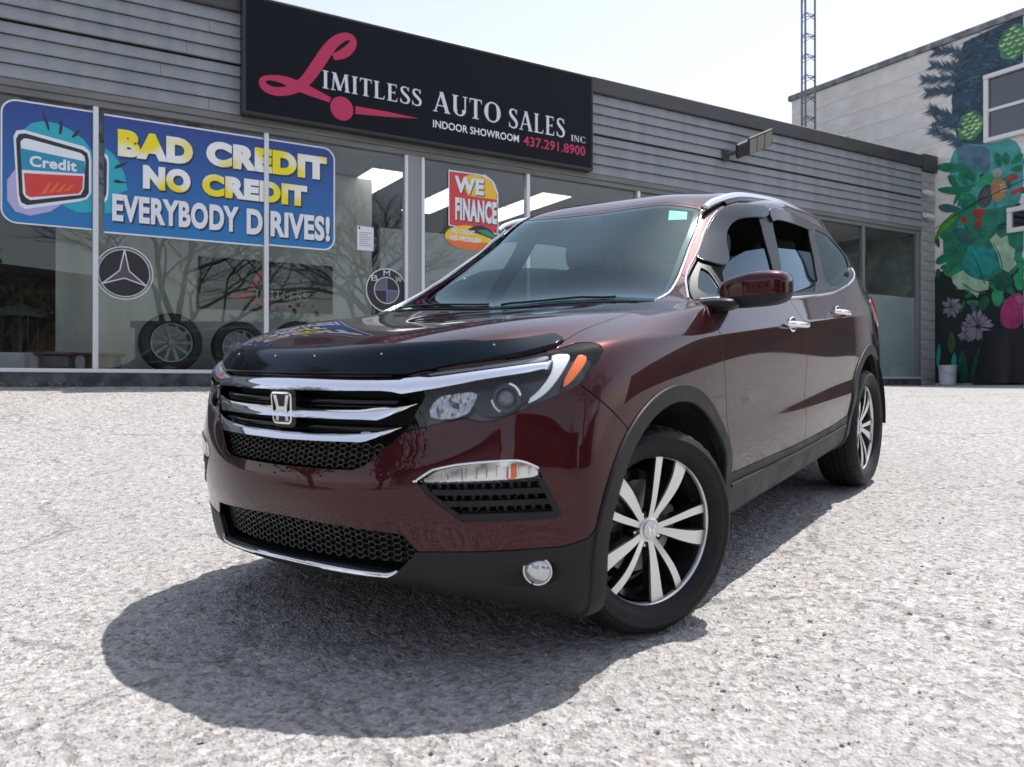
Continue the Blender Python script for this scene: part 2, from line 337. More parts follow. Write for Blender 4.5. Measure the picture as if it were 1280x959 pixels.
for t, d, lb in ((4.67, 1.37, "lit ceiling panel nearest the glass, right of the blue banner"), (4.67, 2.57, "lit ceiling panel deeper in the room, right of the blue banner"), (6.1, 1.37, "lit ceiling panel nearest the glass above the finance poster"), (6.1, 2.57, "lit ceiling panel deeper in the room behind the finance poster"), (7.5, 1.37, "lit ceiling panel nearest the glass, right of the finance poster"), (7.5, 2.57, "lit ceiling panel deeper in the room, right of the finance poster")):
    r0 = root("ceiling_light", fac(t, d), HC + 3.055, ROT_F, lb, "ceiling light", "ceiling light panels in the showroom")
    MB().box((-.29, -.585, -.012), (.29, .585, 0)).obj("frame", M_alu, r0); MB().box((-.27, -.57, -.018), (.27, .57, -.0125)).obj("diffuser", mat("light_panel", (.9, .9, .9), .5, emit=(1, .98, .95), estr=1.1), r0)
# ---------------- flat print helpers: (t, h) drawings on the facade
def islands(me):
    """face groups joined by shared vertices"""
    par = list(range(len(me.vertices)))
    def fd(a):
        while par[a] != a: par[a] = par[par[a]]; a = par[a]
        return a
    for p in me.polygons:
        v = p.vertices; r0 = fd(v[0])
        for w in v[1:]: par[fd(w)] = r0
    g = {}
    for p in me.polygons: g.setdefault(fd(p.vertices[0]), []).append(tuple(p.vertices))
    return list(g.values())
class Board:
    def __init__(s, parent, y): s.p = parent; s.y = y
    def poly(s, name, P, m, layer=0, th=.0012):
        y1 = s.y - .0016 * layer; mb = MB(); P = list(map(tuple, P)); T = tris2d(P); mb.add([(a, y1, b) for a, b in P], [t_ for t_ in T]); me = mb.mesh(name)
        me.update(); 
        if me.polygons and me.polygons[0].normal.y > 0: me.flip_normals()
        return link(name, me, m, s.p)
    def strokes(s, name, polys, m, layer=0):
        mb = MB(); y1 = s.y - .0016 * layer
        for i, P in enumerate(polys): mb.add([(a, y1 - 6e-5 * i, b) for a, b in P], tris2d(list(map(tuple, P))))
        me = mb.mesh(name); 
        if me.polygons and sum(p.normal.y for p in me.polygons) > 0: me.flip_normals()
        return link(name, me, m, s.p)
    def text(s, txt, box, m, layer=1, bold=0., name="lettering", slant=0., squeeze=None):
        """builtin type fitted into (t0, h0, t1, h1)"""
        c = bpy.data.curves.new("lettering", 'FONT'); c.body = txt; c.offset = bold; c.space_character = 1.0 + 1.6 * bold; c.resolution_u = 4; o = bpy.data.objects.new("lettering", c); COL.objects.link(o)
        dg = bpy.context.evaluated_depsgraph_get(); me = bpy.data.meshes.new_from_object(o.evaluated_get(dg)); bpy.data.objects.remove(o); bpy.data.curves.remove(c)
        V = np.array([v.co[:] for v in me.vertices]); lo, hi = V.min(0), V.max(0); t0, h0, t1, h1 = box
        u = (V[:, 0] - lo[0]) / (hi[0] - lo[0]); v = (V[:, 1] - lo[1]) / (hi[1] - lo[1]); Q = np.stack([t0 + (t1 - t0) * u + slant * v * (h1 - h0), np.full(len(V), s.y - .0016 * layer), h0 + (h1 - h0) * v], 1)
        if squeeze: Q[:, 2] += squeeze * (u - .5) * (h1 - h0)
        me.vertices.foreach_set("co", Q.astype(np.float32).ravel()); me.update(); me.materials.clear()
        if sum(p.normal.y * p.area for p in me.polygons) > 0: me.flip_normals(); me.update()
        out = []
        for fs in islands(me):
            us = sorted({v for f in fs for v in f}); mp = {v: i for i, v in enumerate(us)}; out.append(link("letter", mesh("letter", Q[us], [[mp[v] for v in f] for f in fs]), m, s.p))
        bpy.data.meshes.remove(me); return out
def flat(name, col, rough=.45): return mat(name, col, rough)
def stroke(path, widths=None, n=2):
    """outline polygon of a brush stroke; path rows are (t, h, half width)"""
    P = chaikin(np.array(path, float), n, False); d = np.gradient(P[:, :2], axis=0); d /= np.linalg.norm(d, axis=1, keepdims=True) + 1e-9; nn = np.stack([-d[:, 1], d[:, 0]], 1)
    A, B = P[:, :2] + nn * P[:, 2:3], P[:, :2] - nn * P[:, 2:3]; return [(A[i], A[i + 1], B[i + 1], B[i]) for i in range(len(P) - 1)]
def circle(c, r, n=40, a0=0, a1=360): return [(c[0] + r * math.cos(math.radians(a0 + (a1 - a0) * k / n)), c[1] + r * math.sin(math.radians(a0 + (a1 - a0) * k / n))) for k in range(n + (a1 - a0 < 360))]
def ring(c, r0, r1, n=48):
    return [((c[0] + r0 * math.cos(a), c[1] + r0 * math.sin(a)), (c[0] + r1 * math.cos(a), c[1] + r1 * math.sin(a)), (c[0] + r1 * math.cos(b), c[1] + r1 * math.sin(b)), (c[0] + r0 * math.cos(b), c[1] + r0 * math.sin(b))) for a, b in [(2 * math.pi * k / n, 2 * math.pi * (k + 1) / n) for k in range(n)]]
# serif capitals built from stems, hairlines and bowls, unit cap height
def serif(ch):
    S, H, sf_ = .085, .035, .045          # half stem, half hairline, serif height
    def rect(x0, y0, x1, y1): return [(x0, y0), (x1, y0), (x1, y1), (x0, y1)]
    def stem(x, w=S, a=.0, b=1., e=.075): return [rect(x - w, a, x + w, b), rect(x - w - e, a, x + w + e, a + sf_), rect(x - w - e, b - sf_, x + w + e, b)]
    def diag(x0, y0, x1, y1, w): return [[(x0 - w, y0), (x0 + w, y0), (x1 + w, y1), (x1 - w, y1)]]
    def bowl(cx, cy, rx, ry, a0, a1, wt=.10, n=22):
        out = []; 
        for k in range(n):
            q = []
            for j in (k, k + 1):
                a = math.radians(a0 + (a1 - a0) * j / n); w = .022 + (wt - .022) * abs(math.cos(a)); q.append(((cx + rx * math.cos(a), cy + ry * math.sin(a)), (cx + (rx - 2 * w) * math.cos(a), cy + (ry - .07) * math.sin(a))))
            out.append([q[0][0], q[1][0], q[1][1], q[0][1]])
        return out
    if ch == 'I': return stem(.17), .34
    if ch == 'L': return stem(.17) + [rect(.17, 0, .60, .06), [(.54, .06), (.60, .06), (.64, .22), (.61, .22)]], .66
    if ch == 'E': return stem(.17) + [rect(.17, 0, .58, .06), rect(.17, .94, .56, 1), rect(.17, .49, .46, .545), [(.52, .06), (.58, .06), (.61, .22), (.58, .22)], [(.51, .94), (.56, .94), (.57, .80), (.54, .80)], rect(.44, .42, .47, .62)], .64
    if ch == 'T': return [rect(.34 - S, 0, .34 + S, 1), rect(.34 - S - .08, 0, .34 + S + .08, sf_), rect(.02, .94, .66, 1), [(.02, .94), (.07, .94), (.04, .78), (.01, .78)], [(.61, .94), (.66, .94), (.67, .78), (.64, .78)]], .68
    if ch == 'N': return [rect(.13 - H, 0, .13 + H, 1)] + diag(.74, 0, .16, 1, .10) + [rect(.74 - H, 0, .74 + H, 1), rect(.02, 0, .26, sf_), rect(.0, 1 - sf_, .2, 1), rect(.62, 1 - sf_, .87, 1)], .88
    if ch == 'M': return diag(.12, 0, .19, 1, H) + diag(.50, .04, .20, 1, .095) + diag(.50, .04, .80, 1, H) + diag(.90, 0, .82, 1, S) + [rect(.0, 0, .26, sf_), rect(.76, 0, 1.04, sf_), rect(.06, 1 - sf_, .24, 1), rect(.78, 1 - sf_, .98, 1)], 1.04
    if ch == 'A': return diag(.10, 0, .42, 1, H) + diag(.74, 0, .42, 1, .095) + [rect(.2, .30, .62, .35), rect(.0, 0, .23, sf_), rect(.58, 0, .88, sf_)], .86
    if ch == 'U': return [rect(.17 - S, .3, .17 + S, 1), rect(.70 - H, .3, .70 + H, 1), rect(.02, 1 - sf_, .34, 1), rect(.58, 1 - sf_, .82, 1)] + bowl(.41, .32, .33, .33, 180, 360), .82
    if ch == 'O': return bowl(.47, .5, .45, .52, 0, 360, .105, 40), .94
    if ch == 'C': return bowl(.47, .5, .45, .52, 45, 318, .105, 34) + [rect(.76, .74, .80, .98), rect(.76, .03, .80, .22)], .84
    if ch == 'S': return [q for q in stroke([(.50, .78, .025), (.46, .93, .03), (.30, .985, .035), (.14, .93, .05), (.10, .77, .075), (.20, .62, .085), (.38, .48, .09), (.52, .34, .085), (.53, .18, .065), (.44, .05, .045), (.27, .015, .035), (.12, .07, .03), (.06, .22, .025)], n=2)] + [rect(.49, .74, .53, .99), rect(.03, .02, .07, .28)], .60
    return [], .4
def serif_text(txt, box, gap=.10):
    t0, h0, t1, h1 = box; x = 0; out = []
    for ch in txt:
        P, w = serif(ch); out += [[(a + x, b) for a, b in q] for q in P]; x += w + gap
    k = (t1 - t0) / (x - gap); return [[(t0 + a * k, h0 + b * (h1 - h0)) for a, b in q] for q in out]
def serif_letters(B, txt, box, m, layer, gap=.10):
    t0, h0, t1, h1 = box; tot = sum(serif(c)[1] + gap for c in txt) - gap; k = (t1 - t0) / tot; x = 0
    for ch in txt:
        P, w = serif(ch); B.strokes("letter", [[(t0 + (a + x) * k, h0 + b * (h1 - h0)) for a, b in q] for q in P], m, layer); x += w + gap
# ---------------- fascia sign
M_signf = mat("sign_face_black", (.004, .005, .009), .5, spec=.14, build=noise_col((.0035, .0045, .008), (.0055, .0068, .011), 3, rough=(.42, .55)))
sg = root("shop_sign", fac(0), HC, ROT_F, "black fascia sign box reading Limitless Auto Sales over the windows", "sign")
MB().box((2.40, -.20, 3.19), (7.475, -.068, 4.60), 0, .012).obj("sign_box", mat("sign_frame_black", (.012, .013, .016), .4), sg)
MB().box((2.44, -.206, 3.23), (7.435, -.2005, 4.56)).obj("sign_face", M_signf, sg)
B = Board(sg, -.2075); M_pink = flat("sign_magenta", (.46, .010, .075)); M_sil = flat("sign_silver", (.62, .64, .68), .35); M_wht = flat("print_white", (.78, .79, .80))
LP = [(3.49,4.062,.0364),(3.62,4.126,.0619),(3.729,4.235,.0546),(3.76,4.342,.0364),(3.67,4.368,.0473),(3.528,4.285,.0619),(3.402,4.118,.0728),(3.271,3.893,.0728),(3.142,3.693,.0655),(2.996,3.565,.0546),(2.799,3.5,.051),(2.658,3.523,.051),(2.612,3.6,.04),(2.675,3.654,.0255),(2.834,3.67,.0437),(3.014,3.633,.0655),(3.204,3.585,.0582),(3.452,3.524,.0328)]
B.strokes("script_letter", stroke(LP), M_pink); B.poly("dot", circle((3.60, 3.445), .148), M_pink, 1); B.poly("swash", [(3.776,3.507),(4.208,3.509),(4.647,3.495),(4.208,3.445),(3.776,3.409)], M_pink, 1)
for tx, bx in (("IMITLESS", (3.35, 3.655, 4.68, 3.875)), ("AUTO", (4.845, 3.63, 5.88, 3.90)), ("SALES", (6.00, 3.60, 6.95, 3.87)), ("INC", (7.06, 3.575, 7.315, 3.665))):
    serif_letters(B, tx, bx, M_sil, 2)
B.text("INDOOR SHOWROOM", (4.845, 3.415, 6.17, 3.515), M_wht, 2, .012); B.text("437.291.8900", (6.245, 3.385, 7.315, 3.525), M_pink, 2, .02)
# ---------------- credit banner
def _grad(t, b, c0, c1, z0, z1):
    tc = N_(t, "ShaderNodeTexCoord"); sp = N_(t, "ShaderNodeSeparateXYZ"); t.links.new(tc.outputs["Object"], sp.inputs[0]); r = N_(t, "ShaderNodeMapRange"); r.inputs[1].default_value = z0; r.inputs[2].default_value = z1; t.links.new(sp.outputs[2], r.inputs[0])
    m = N_(t, "ShaderNodeMix", data_type='RGBA'); m.inputs[6].default_value = (*c0, 1); m.inputs[7].default_value = (*c1, 1); t.links.new(r.outputs[0], m.inputs[0]); t.links.new(m.outputs[2], b.inputs["Base Color"])
M_blue = mat("banner_blue", (.02, .09, .32), .4, build=lambda t, b: _grad(t, b, (.018, .045, .23), (.016, .17, .42), 3.0, 1.7))
def _ywgrad(t, b):
    tc = N_(t, "ShaderNodeTexCoord"); w = N_(t, "ShaderNodeTexNoise", Scale=2.6, Detail=0.); t.links.new(tc.outputs["Object"], w.inputs["Vector"]); r = N_(t, "ShaderNodeMapRange"); r.inputs[1].default_value = .42; r.inputs[2].default_value = .58; t.links.new(w.outputs[0], r.inputs[0])
    m = N_(t, "ShaderNodeMix", data_type='RGBA'); m.inputs[6].default_value = (.80, .80, .78, 1); m.inputs[7].default_value = (.82, .68, .01, 1); t.links.new(r.outputs[0], m.inputs[0]); t.links.new(m.outputs[2], b.inputs["Base Color"])
M_yw = mat("print_yellow_white", (.8, .7, .1), .45, build=_ywgrad); M_cyan = flat("print_cyan", (.02, .36, .46)); M_blk = flat("print_black", (.02, .02, .03)); M_redp = flat("print_red", (.60, .045, .04)); M_lil = flat("print_lilac", (.42, .38, .62)); M_pale = flat("print_offwhite", (.72, .74, .78)); M_or = flat("print_orange", (.70, .14, .03))
bn = root("window_banner", fac(0), HC, ROT_F, "blue window banner with card drawing reading Bad Credit No Credit Everybody Drives", "banner")
B = Board(bn, -.012)
def rr(t0, h0, t1, h1, r, corners=(1, 1, 1, 1), n=7):
    P = []
    for (cx_, cy_, a0), on in zip(((t1 - r, h1 - r, 0), (t0 + r, h1 - r, 90), (t0 + r, h0 + r, 180), (t1 - r, h0 + r, 270)), corners):
        if on: P += [(cx_ + r * math.cos(math.radians(a0 + 90 * k / n)), cy_ + r * math.sin(math.radians(a0 + 90 * k / n))) for k in range(n + 1)]
        else: P.append(((t1, t0, t0, t1)[a0 // 90], (h1, h1, h0, h0)[a0 // 90]))
    return P
for bx, cn, inn in (((.0, 1.70, .852, 3.0), (0, 1, 1, 0), (.016, 1.716, .852, 2.982)), ((.962, 1.682, 2.692, 2.99), (0, 0, 0, 0), (.962, 1.70, 2.692, 2.972)), ((2.75, 1.70, 3.578, 2.99), (1, 0, 0, 1), (2.75, 1.718, 3.560, 2.972))):
    B.poly("banner_edge", rr(*bx, .15, cn), M_pale, 0); B.poly("banner_sheet", rr(*inn, .135, cn), M_blue, 1)
cyan = [(.208,2.69),(.268,2.767),(.375,2.809),(.499,2.808),(.64,2.759),(.768,2.671),(.85,2.556),(.85,1.893),(.704,1.877),(.577,1.935),(.45,2.1)]
B.poly("burst", cyan, M_cyan, 2); B.poly("burst", [(.059,2.146),(.125,2.259),(.3,2.1),(.561,1.951),(.452,1.859),(.268,1.795),(.133,1.824),(.059,1.938)], M_lil, 3)
B.poly("card_border", [(.115,2.606),(.14,2.671),(.208,2.69),(.768,2.599),(.824,2.553),(.84,2.464),(.84,2.101),(.8,2.033),(.736,2.002),(.223,1.86),(.17,1.889),(.148,1.983)], M_pale, 4)
B.poly("card_outline", [(.137,2.583),(.163,2.639),(.223,2.654),(.752,2.56),(.8,2.531),(.816,2.461),(.816,2.098),(.784,2.049),(.736,2.031),(.238,1.902),(.185,1.926),(.166,2.002)], M_blk, 5)
B.poly("card_face", [(.178,2.563),(.208,2.599),(.253,2.601),(.736,2.522),(.773,2.491),(.781,2.438),(.768,2.138),(.736,2.07),(.268,1.958),(.223,1.983),(.2,2.024)], M_pale, 6)
B.poly("card_band", [(.175,2.493),(.776,2.437),(.776,2.301),(.19,2.268)], flat("print_teal", (.02, .25, .38)), 7); B.poly("card_panel", [(.208,2.235),(.76,2.276),(.755,2.136),(.72,2.081),(.268,1.988),(.226,2.01)], M_redp, 7)
B.strokes("card_swoosh", [[(a, 2.02 + (a - .3) * .25), (a + .05, 2.03 + (a - .3) * .25), (a + .10, 2.17), (a + .085, 2.17)] for a in (.36, .43, .50, .57)], M_or, 8)
B.text("Credit", (.26, 2.312, .70, 2.43), M_pale, 8, .032, squeeze=-.0)
for P in ([(.367,2.954),(.394,2.826),(.429,2.717),(.443,2.728),(.437,2.78)], [(.554,2.874),(.533,2.76),(.53,2.697),(.549,2.695),(.565,2.747)], [(.733,2.788),(.672,2.728),(.648,2.68),(.664,2.677),(.704,2.706)]): B.poly("ray", P, M_blk, 3)
B.poly("burst", [(.976,2.612),(1.045,2.567),(1.112,2.484),(1.171,2.344),(1.199,2.181),(1.079,2.111),(1.062,1.907),(.969,1.897)], M_cyan, 2); B.poly("card_border", [(.969,2.556),(1.004,2.524),(1.012,2.452),(1.009,2.121),(.996,2.046),(.969,2.01)], M_pale, 3); B.poly("card_outline", [(.969,2.519),(.988,2.485),(.993,2.449),(.989,2.119),(.979,2.081),(.969,2.058)], M_blk, 4)
for P in ([(1.221,2.505),(1.095,2.445),(1.067,2.413),(1.079,2.397),(1.129,2.422)], [(1.21,2.257),(1.104,2.28),(1.062,2.275),(1.059,2.252),(1.095,2.242)]): B.poly("ray", P, M_blk, 3)
for tx, bx, m_, bd in (("BAD", (1.10, 2.545, 1.885, 2.845), M_yw, .075), ("CREDIT", (2.03, 2.57, 3.47, 2.865), M_yw, .075), ("NO", (1.355, 2.215, 1.86, 2.485), M_yw, .075), ("CREDIT", (1.985, 2.215, 3.22, 2.475), M_yw, .075), ("EVERYBODY", (1.045, 1.82, 2.40, 2.125), M_pale, .045), ("DIRIVES!", (2.49, 1.81, 3.51, 2.125), M_pale, .045)):
    sh = tuple(v + d for v, d in zip(bx, (.016, -.018, .016, -.018))); B.text(tx, sh, M_blk, 4, bd); B.text(tx, bx, m_, 6, bd)
# ---------------- finance poster
wf = root("finance_poster", fac(5.5), HC, ROT_F, "red and yellow poster reading We Finance stuck inside the window", "poster"); B = Board(wf, -.012)
sh5 = lambda L: [(a - 5.5, b) for a, b in L]
B.poly("poster_edge", sh5([(5.17,2.945),(5.58,2.945),(5.75,2.945),(5.88,2.87),(5.95,2.72),(5.96,2.13),(5.17,2.185)]), M_pale, 0); B.poly("poster_sheet", sh5([(5.186,2.923),(5.575,2.928),(5.70,2.925),(5.85,2.86),(5.93,2.70),(5.941,2.147),(5.186,2.198)]), M_redp, 1)
M_yel = flat("print_yellow", (.78, .50, .03)); B.poly("sun_disc", sh5([(5.417,2.886),(5.50,2.915),(5.60,2.925),(5.735,2.912),(5.861,2.84),(5.915,2.714),(5.926,2.62),(5.469,2.629),(5.417,2.716)]), M_yel, 2)
for tx, bx, sl in (("WE", (5.26, 2.65, 5.72, 2.875), 0), ("FINANCE", (5.27, 2.27, 5.925, 2.585), 0)):
    bx = (bx[0] - 5.5, bx[1], bx[2] - 5.5, bx[3]); B.text(tx, tuple(v + d for v, d in zip(bx, (.014, -.014, .014, -.014))), M_blk, 3, .05); B.text(tx, bx, M_pale, 4, .05)
B.poly("oval", [(5.50 - 5.5 + .385 * math.cos(a), 2.045 + .168 * math.sin(a)) for a in np.linspace(0, 2 * math.pi, 40)[:-1]], M_yel, 3); B.poly("oval_shade", [(5.50 - 5.5 + .36 * math.cos(a), 2.00 + .12 * math.sin(a)) for a in np.linspace(math.pi, 2 * math.pi, 24)], M_or, 4)
B.poly("car_shape", sh5([(5.45,2.15),(5.55,2.21),(5.68,2.235),(5.80,2.20),(5.90,2.12),(5.88,2.05),(5.70,2.10),(5.58,2.12)]), M_blk, 5); B.poly("car_stripe", sh5([(5.60,2.165),(5.76,2.177),(5.90,2.11),(5.88,2.07),(5.72,2.11)]), flat("print_green", (.03, .25, .15)), 6)
B.text("NO CREDIT", (-.29, 2.085, .07, 2.15), M_pale, 6, .04); B.text("NO PROBLEM", (-.31, 1.985, .16, 2.055), M_pale, 6, .04)
# ---------------- line decals on the glass
M_line = flat("decal_line", (.60, .61, .64))
st = root("star_decal", fac(1.17), HC, ROT_F, "round three-pointed star decal in white outline on the left window", "decal"); B = Board(st, -.006); c = (0, 1.255)
B.poly("disc", circle(c, .265), flat("decal_black", (.015, .015, .017)), 0); B.strokes("ring", ring(c, .255, .263), M_line, 1); B.strokes("ring", ring(c, .285, .296), M_line, 1)
pts = []
for k in range(3):
    a = math.radians(90 + 120 * k); b1, b2 = a + math.radians(60), a - math.radians(60)
    pts += [(c[0] + .26 * math.cos(a), c[1] + .26 * math.sin(a)), (c[0] + .055 * math.cos(a - math.radians(60)), c[1] + .055 * math.sin(a - math.radians(60)))]
star = [pts[i] for i in (0, 5, 4, 3, 2, 1)]
B.poly("star", [(p[0], p[1]) for p in [pts[0], pts[1], pts[4], pts[5], pts[2], pts[3]]], flat("decal_grey", (.07, .07, .075)), 1)
sp_ = [pts[0], pts[1], pts[4], pts[5], pts[2], pts[3]]; B.strokes("star_outline", [q for a, b in zip(sp_, sp_[1:] + sp_[:1]) for q in stroke([(a[0], a[1], .006), ((a[0] + b[0]) / 2, (a[1] + b[1]) / 2, .006), (b[0], b[1], .006)], n=0)], M_line, 2)
rd = root("roundel_decal", fac(4.277), HC, ROT_F, "round quartered badge decal in white and violet outline beside the grey window pillar", "decal"); B = Board(rd, -.006); c = (0, 1.25)
B.poly("disc", circle(c, .285), flat("decal_black", (.015, .015, .017)), 0); B.strokes("ring", ring(c, .273, .287), M_line, 1); B.strokes("ring", ring(c, .165, .176), M_line, 1)
M_vio = flat("decal_violet", (.20, .17, .40)); B.poly("quarter", [c] + circle(c, .16, 12, 90, 180), flat("decal_slate", (.09, .10, .14)), 1); B.poly("quarter", [c] + circle(c, .16, 12, 270, 360), flat("decal_slate", (.09, .10, .14)), 1)
B.strokes("cross", [[(-.165, 1.244), (.165, 1.244), (.165, 1.256), (-.165, 1.256)], [(-.006, 1.085), (.006, 1.085), (.006, 1.415), (-.006, 1.415)]], M_vio, 2)
for k, chr_ in enumerate("BMW"):
    a = 138 - 48 * k; B.text(chr_, (.225 * math.cos(math.radians(a)) - .045, 1.25 + .225 * math.sin(math.radians(a)) - .036, .225 * math.cos(math.radians(a)) + .045, 1.25 + .225 * math.sin(math.radians(a)) + .036), M_line, 2, .0)
nt_ = root("paper_notice", fac(3.985), HC, ROT_F, "white paper notice taped inside the window right of the blue banner", "notice"); B = Board(nt_, .006)
B = Board(nt_, -.006); B.poly("sheet", [(-.11, 1.745), (.11, 1.745), (.112, 2.05), (-.112, 2.055)], flat("paper", (.66, .68, .70), .8), 0)
B.strokes("print_line", [[(-.08, z), (.08 - .05 * (i % 3 == 2), z), (.08 - .05 * (i % 3 == 2), z + .008), (-.08, z + .008)] for i, z in enumerate(np.arange(1.80, 1.99, .028))], flat("ink_grey", (.25, .26, .28)), 1); B.strokes("print_head", [[(-.095, 2.015), (-.07, 2.015), (-.07, 2.04), (-.095, 2.04)]], M_blk, 1)
po = root("wall_poster", fac(0, 1.38), HC, ROT_F, "black poster with red script letter reading Limitless on the wall inside the showroom", "poster"); B = Board(po, -.004)
MB().box((2.19, 0, 1.03), (4.02, .015, 1.715)).obj("poster_board", flat("poster_black", (.02, .02, .022), .3), po)
L2 = [(2.19 + (a - 2.44) * .42 + .36, 1.03 + (b - 3.25) * .50 + .02, w_ * .46) for a, b, w_ in LP]; B.strokes("script_letter", stroke(L2), flat("poster_red", (.38, .035, .04)), 1)
serif_letters(B, "IMITLESS", (2.93, 1.20, 3.66, 1.315), flat("poster_grey", (.40, .40, .40)), 1); B.poly("swash", [(2.86,1.155),(3.3,1.15),(3.62,1.14),(3.3,1.125),(2.86,1.11)], flat("poster_red", (.38, .035, .04)), 1)
# ---------------- wheels on show inside
def show_wheel(t, d, r, label, lean=0.):
    p = fac(t, d); o = root("mounted_spare", p, HC + .17 + r, ROT_F, label, "spare wheel", "tyres on show behind the glass")
    ty = MB(); ty.lathe([(r * .66, -.09), (r * .72, -.115), (r * .88, -.118), (r * .97, -.10), (r, -.06), (r, .06), (r * .97, .10), (r * .88, .118), (r * .72, .115), (r * .66, .09)], 40, axis='y'); ty.obj("tyre", M_rub2, o, 40)
    l = MB(); l.lathe([(r * .66, -.105), (r * .62, -.10), (r * .60, -.02), (r * .58, .08)], 40, axis='y'); l.obj("rim", M_grim, o, 40)
    for k in range(10):
        a = 2 * math.pi * k / 10; ca, sa = math.cos(a), math.sin(a); q = lambda rr_, w_, y: (rr_ * ca - w_ * sa, y, rr_ * sa + w_ * ca)
        mb = MB(); V = [q(.04, -.012, -.07), q(.04, .012, -.07), q(r * .61, .022, -.085), q(r * .61, -.022, -.085), q(.04, -.012, -.04), q(.04, .012, -.04), q(r * .61, .022, -.05), q(r * .61, -.022, -.05)]
        mb.add(V, [(0, 1, 2, 3), (4, 7, 6, 5), (0, 4, 5, 1), (2, 6, 7, 3), (1, 5, 6, 2), (3, 7, 4, 0)]); mb.obj("spoke", M_grim, o)
    h_ = MB(); h_.lathe([(.0001, -.085), (.04, -.08), (.055, -.06), (.055, -.02)], 20, axis='y'); h_.obj("hub", M_grim, o, 40)
M_rub2 = mat("shop_tyre_rubber", (.015, .015, .015), .6); M_grim = mat("grey_alloy", (.24, .24, .25), .35, .6)
show_wheel(1.77, .82, .365, "black tyre on spoked grey rim standing behind the glass below the star decal"); show_wheel(2.58, .80, .33, "black tyre on grey rim standing behind the glass below the wall poster"); show_wheel(3.35, .82, .35, "black tyre on grey rim behind the glass, hidden mostly by the car hood")
for t, lb in ((.53, "bare dark wheel rim lying flat on the ledge at far left"), (1.0, "bare dark wheel rim lying flat on the ledge behind the first white mullion")):
    p = fac(t, .52); o = root("bare_rim", p, HC + .17, ROT_F, lb, "wheel rim", "bare rims lying on the window ledge")
    mb = MB(); mb.lathe([(.19, 0), (.235, .0), (.235, .02), (.19, .045), (.185, .10), (.19, .16), (.24, .185), (.245, .21), (.20, .21), (.17, .1), (.17, 0)], 36, axis='z'); mb.obj("barrel", mat("dark_alloy", (.10, .10, .11), .4, .5), o, 40)
    for k in range(5):
        a = 2 * math.pi * k / 5; MB().box((.02, -.02, .15), (.19, .02, .18)).obj("spoke", mat("dark_alloy", (.10, .10, .11), .4, .5), o).rotation_euler = (0, 0, a)
sh = root("display_stand", fac(.18, 1.1), HC + .10, ROT_F, "dark metal stand with hanging lantern shade inside the far left window", "stand")
MB().lathe([(.0001, .86), (.20, .80), (.24, .72), (.235, .70), (.19, .77)], 24).obj("shade", M_dark, sh); MB().tube([(0, 0, 0), (0, 0, .8)], .02).obj("post", M_dark, sh); MB().lathe([(.2, 0), (.2, .03), (.02, .05)], 24).obj("base", M_dark, sh)
for a in range(4): MB().tube([(.2 * math.cos(a * 1.57 + .4), .2 * math.sin(a * 1.57 + .4), .02), (.19 * math.cos(a * 1.57 + .4), .19 * math.sin(a * 1.57 + .4), .72)], .008, 6).obj("rod", M_dark, sh)
cab = root("supply_box", fac(.25, .62), HC + .17, ROT_F, "pale carton on the ledge at the far left window", "box"); MB().box((-.28, -.16, 0), (.28, .16, .20), 0, .01).obj("carton", mat("carton_pale", (.42, .43, .42), .8), cab); MB().box((-.03, -.162, 0), (.03, .162, .202)).obj("tape", mat("tape_grey", (.3, .3, .3), .4), cab)
# ---------------- flood light and cameras on the facade
fl = root("flood_light", fac(10.30, -.06), HC + 3.86, ROT_F, "black LED flood light on the siding above the car roof", "flood light")
M_flb = mat("flood_black", (.025, .025, .027), .5); MB().box((-.07, -.04, -.09), (.07, .0, .09), 0, .01).obj("bracket", M_flb, fl); MB().tube([(0, -.03, 0), (.10, -.16, .04)], .035, 10).obj("arm", M_flb, fl)
hd = empty("head", (.10, -.16, .04), fl); hd.scale = (.8, .8, .8); hd.rotation_euler = (math.radians(-42), math.radians(-24), math.radians(-25)); MB().box((0, -.17, -.05), (.28, .17, .045), 0, .02).obj("driver_box", M_flb, hd); MB().box((.28, -.20, -.03), (.84, .20, .03), 0, .012).obj("led_housing", M_flb, hd)
for k in range(3): MB().box((.30 + .18 * k, -.175, -.034), (.46 + .18 * k, .175, -.0305)).obj("led_window", mat("led_window", (.26, .26, .25), .3), hd)
for (z, lb) in ((3.93, "small grey security camera high on the block pillar"), (3.46, "white dome security camera lower on the block pillar by the siding end")):
    o = root("security_camera", fac(15.86, -.04), HC + z, ROT_F, lb, "camera"); MB().box((-.05, -.02, -.05), (.05, .0, .05), 0, .008).obj("mount", mat("camera_white", (.6, .6, .6), .4), o)
    MB().tube([(0, -.02, 0), (0, -.08, -.02)], .018, 8).obj("neck", mat("camera_white", (.6, .6, .6), .4), o); MB().tube([(-.10, -.10, -.03), (-.06, -.10, -.03), (.12, -.11, -.05)], [.042, .05, .05], 14).obj("housing", mat("camera_white", (.6, .6, .6), .4), o); MB().tube([(.115, -.11, -.05), (.125, -.11, -.051)], .038, 14).obj("lens", M_flb, o)
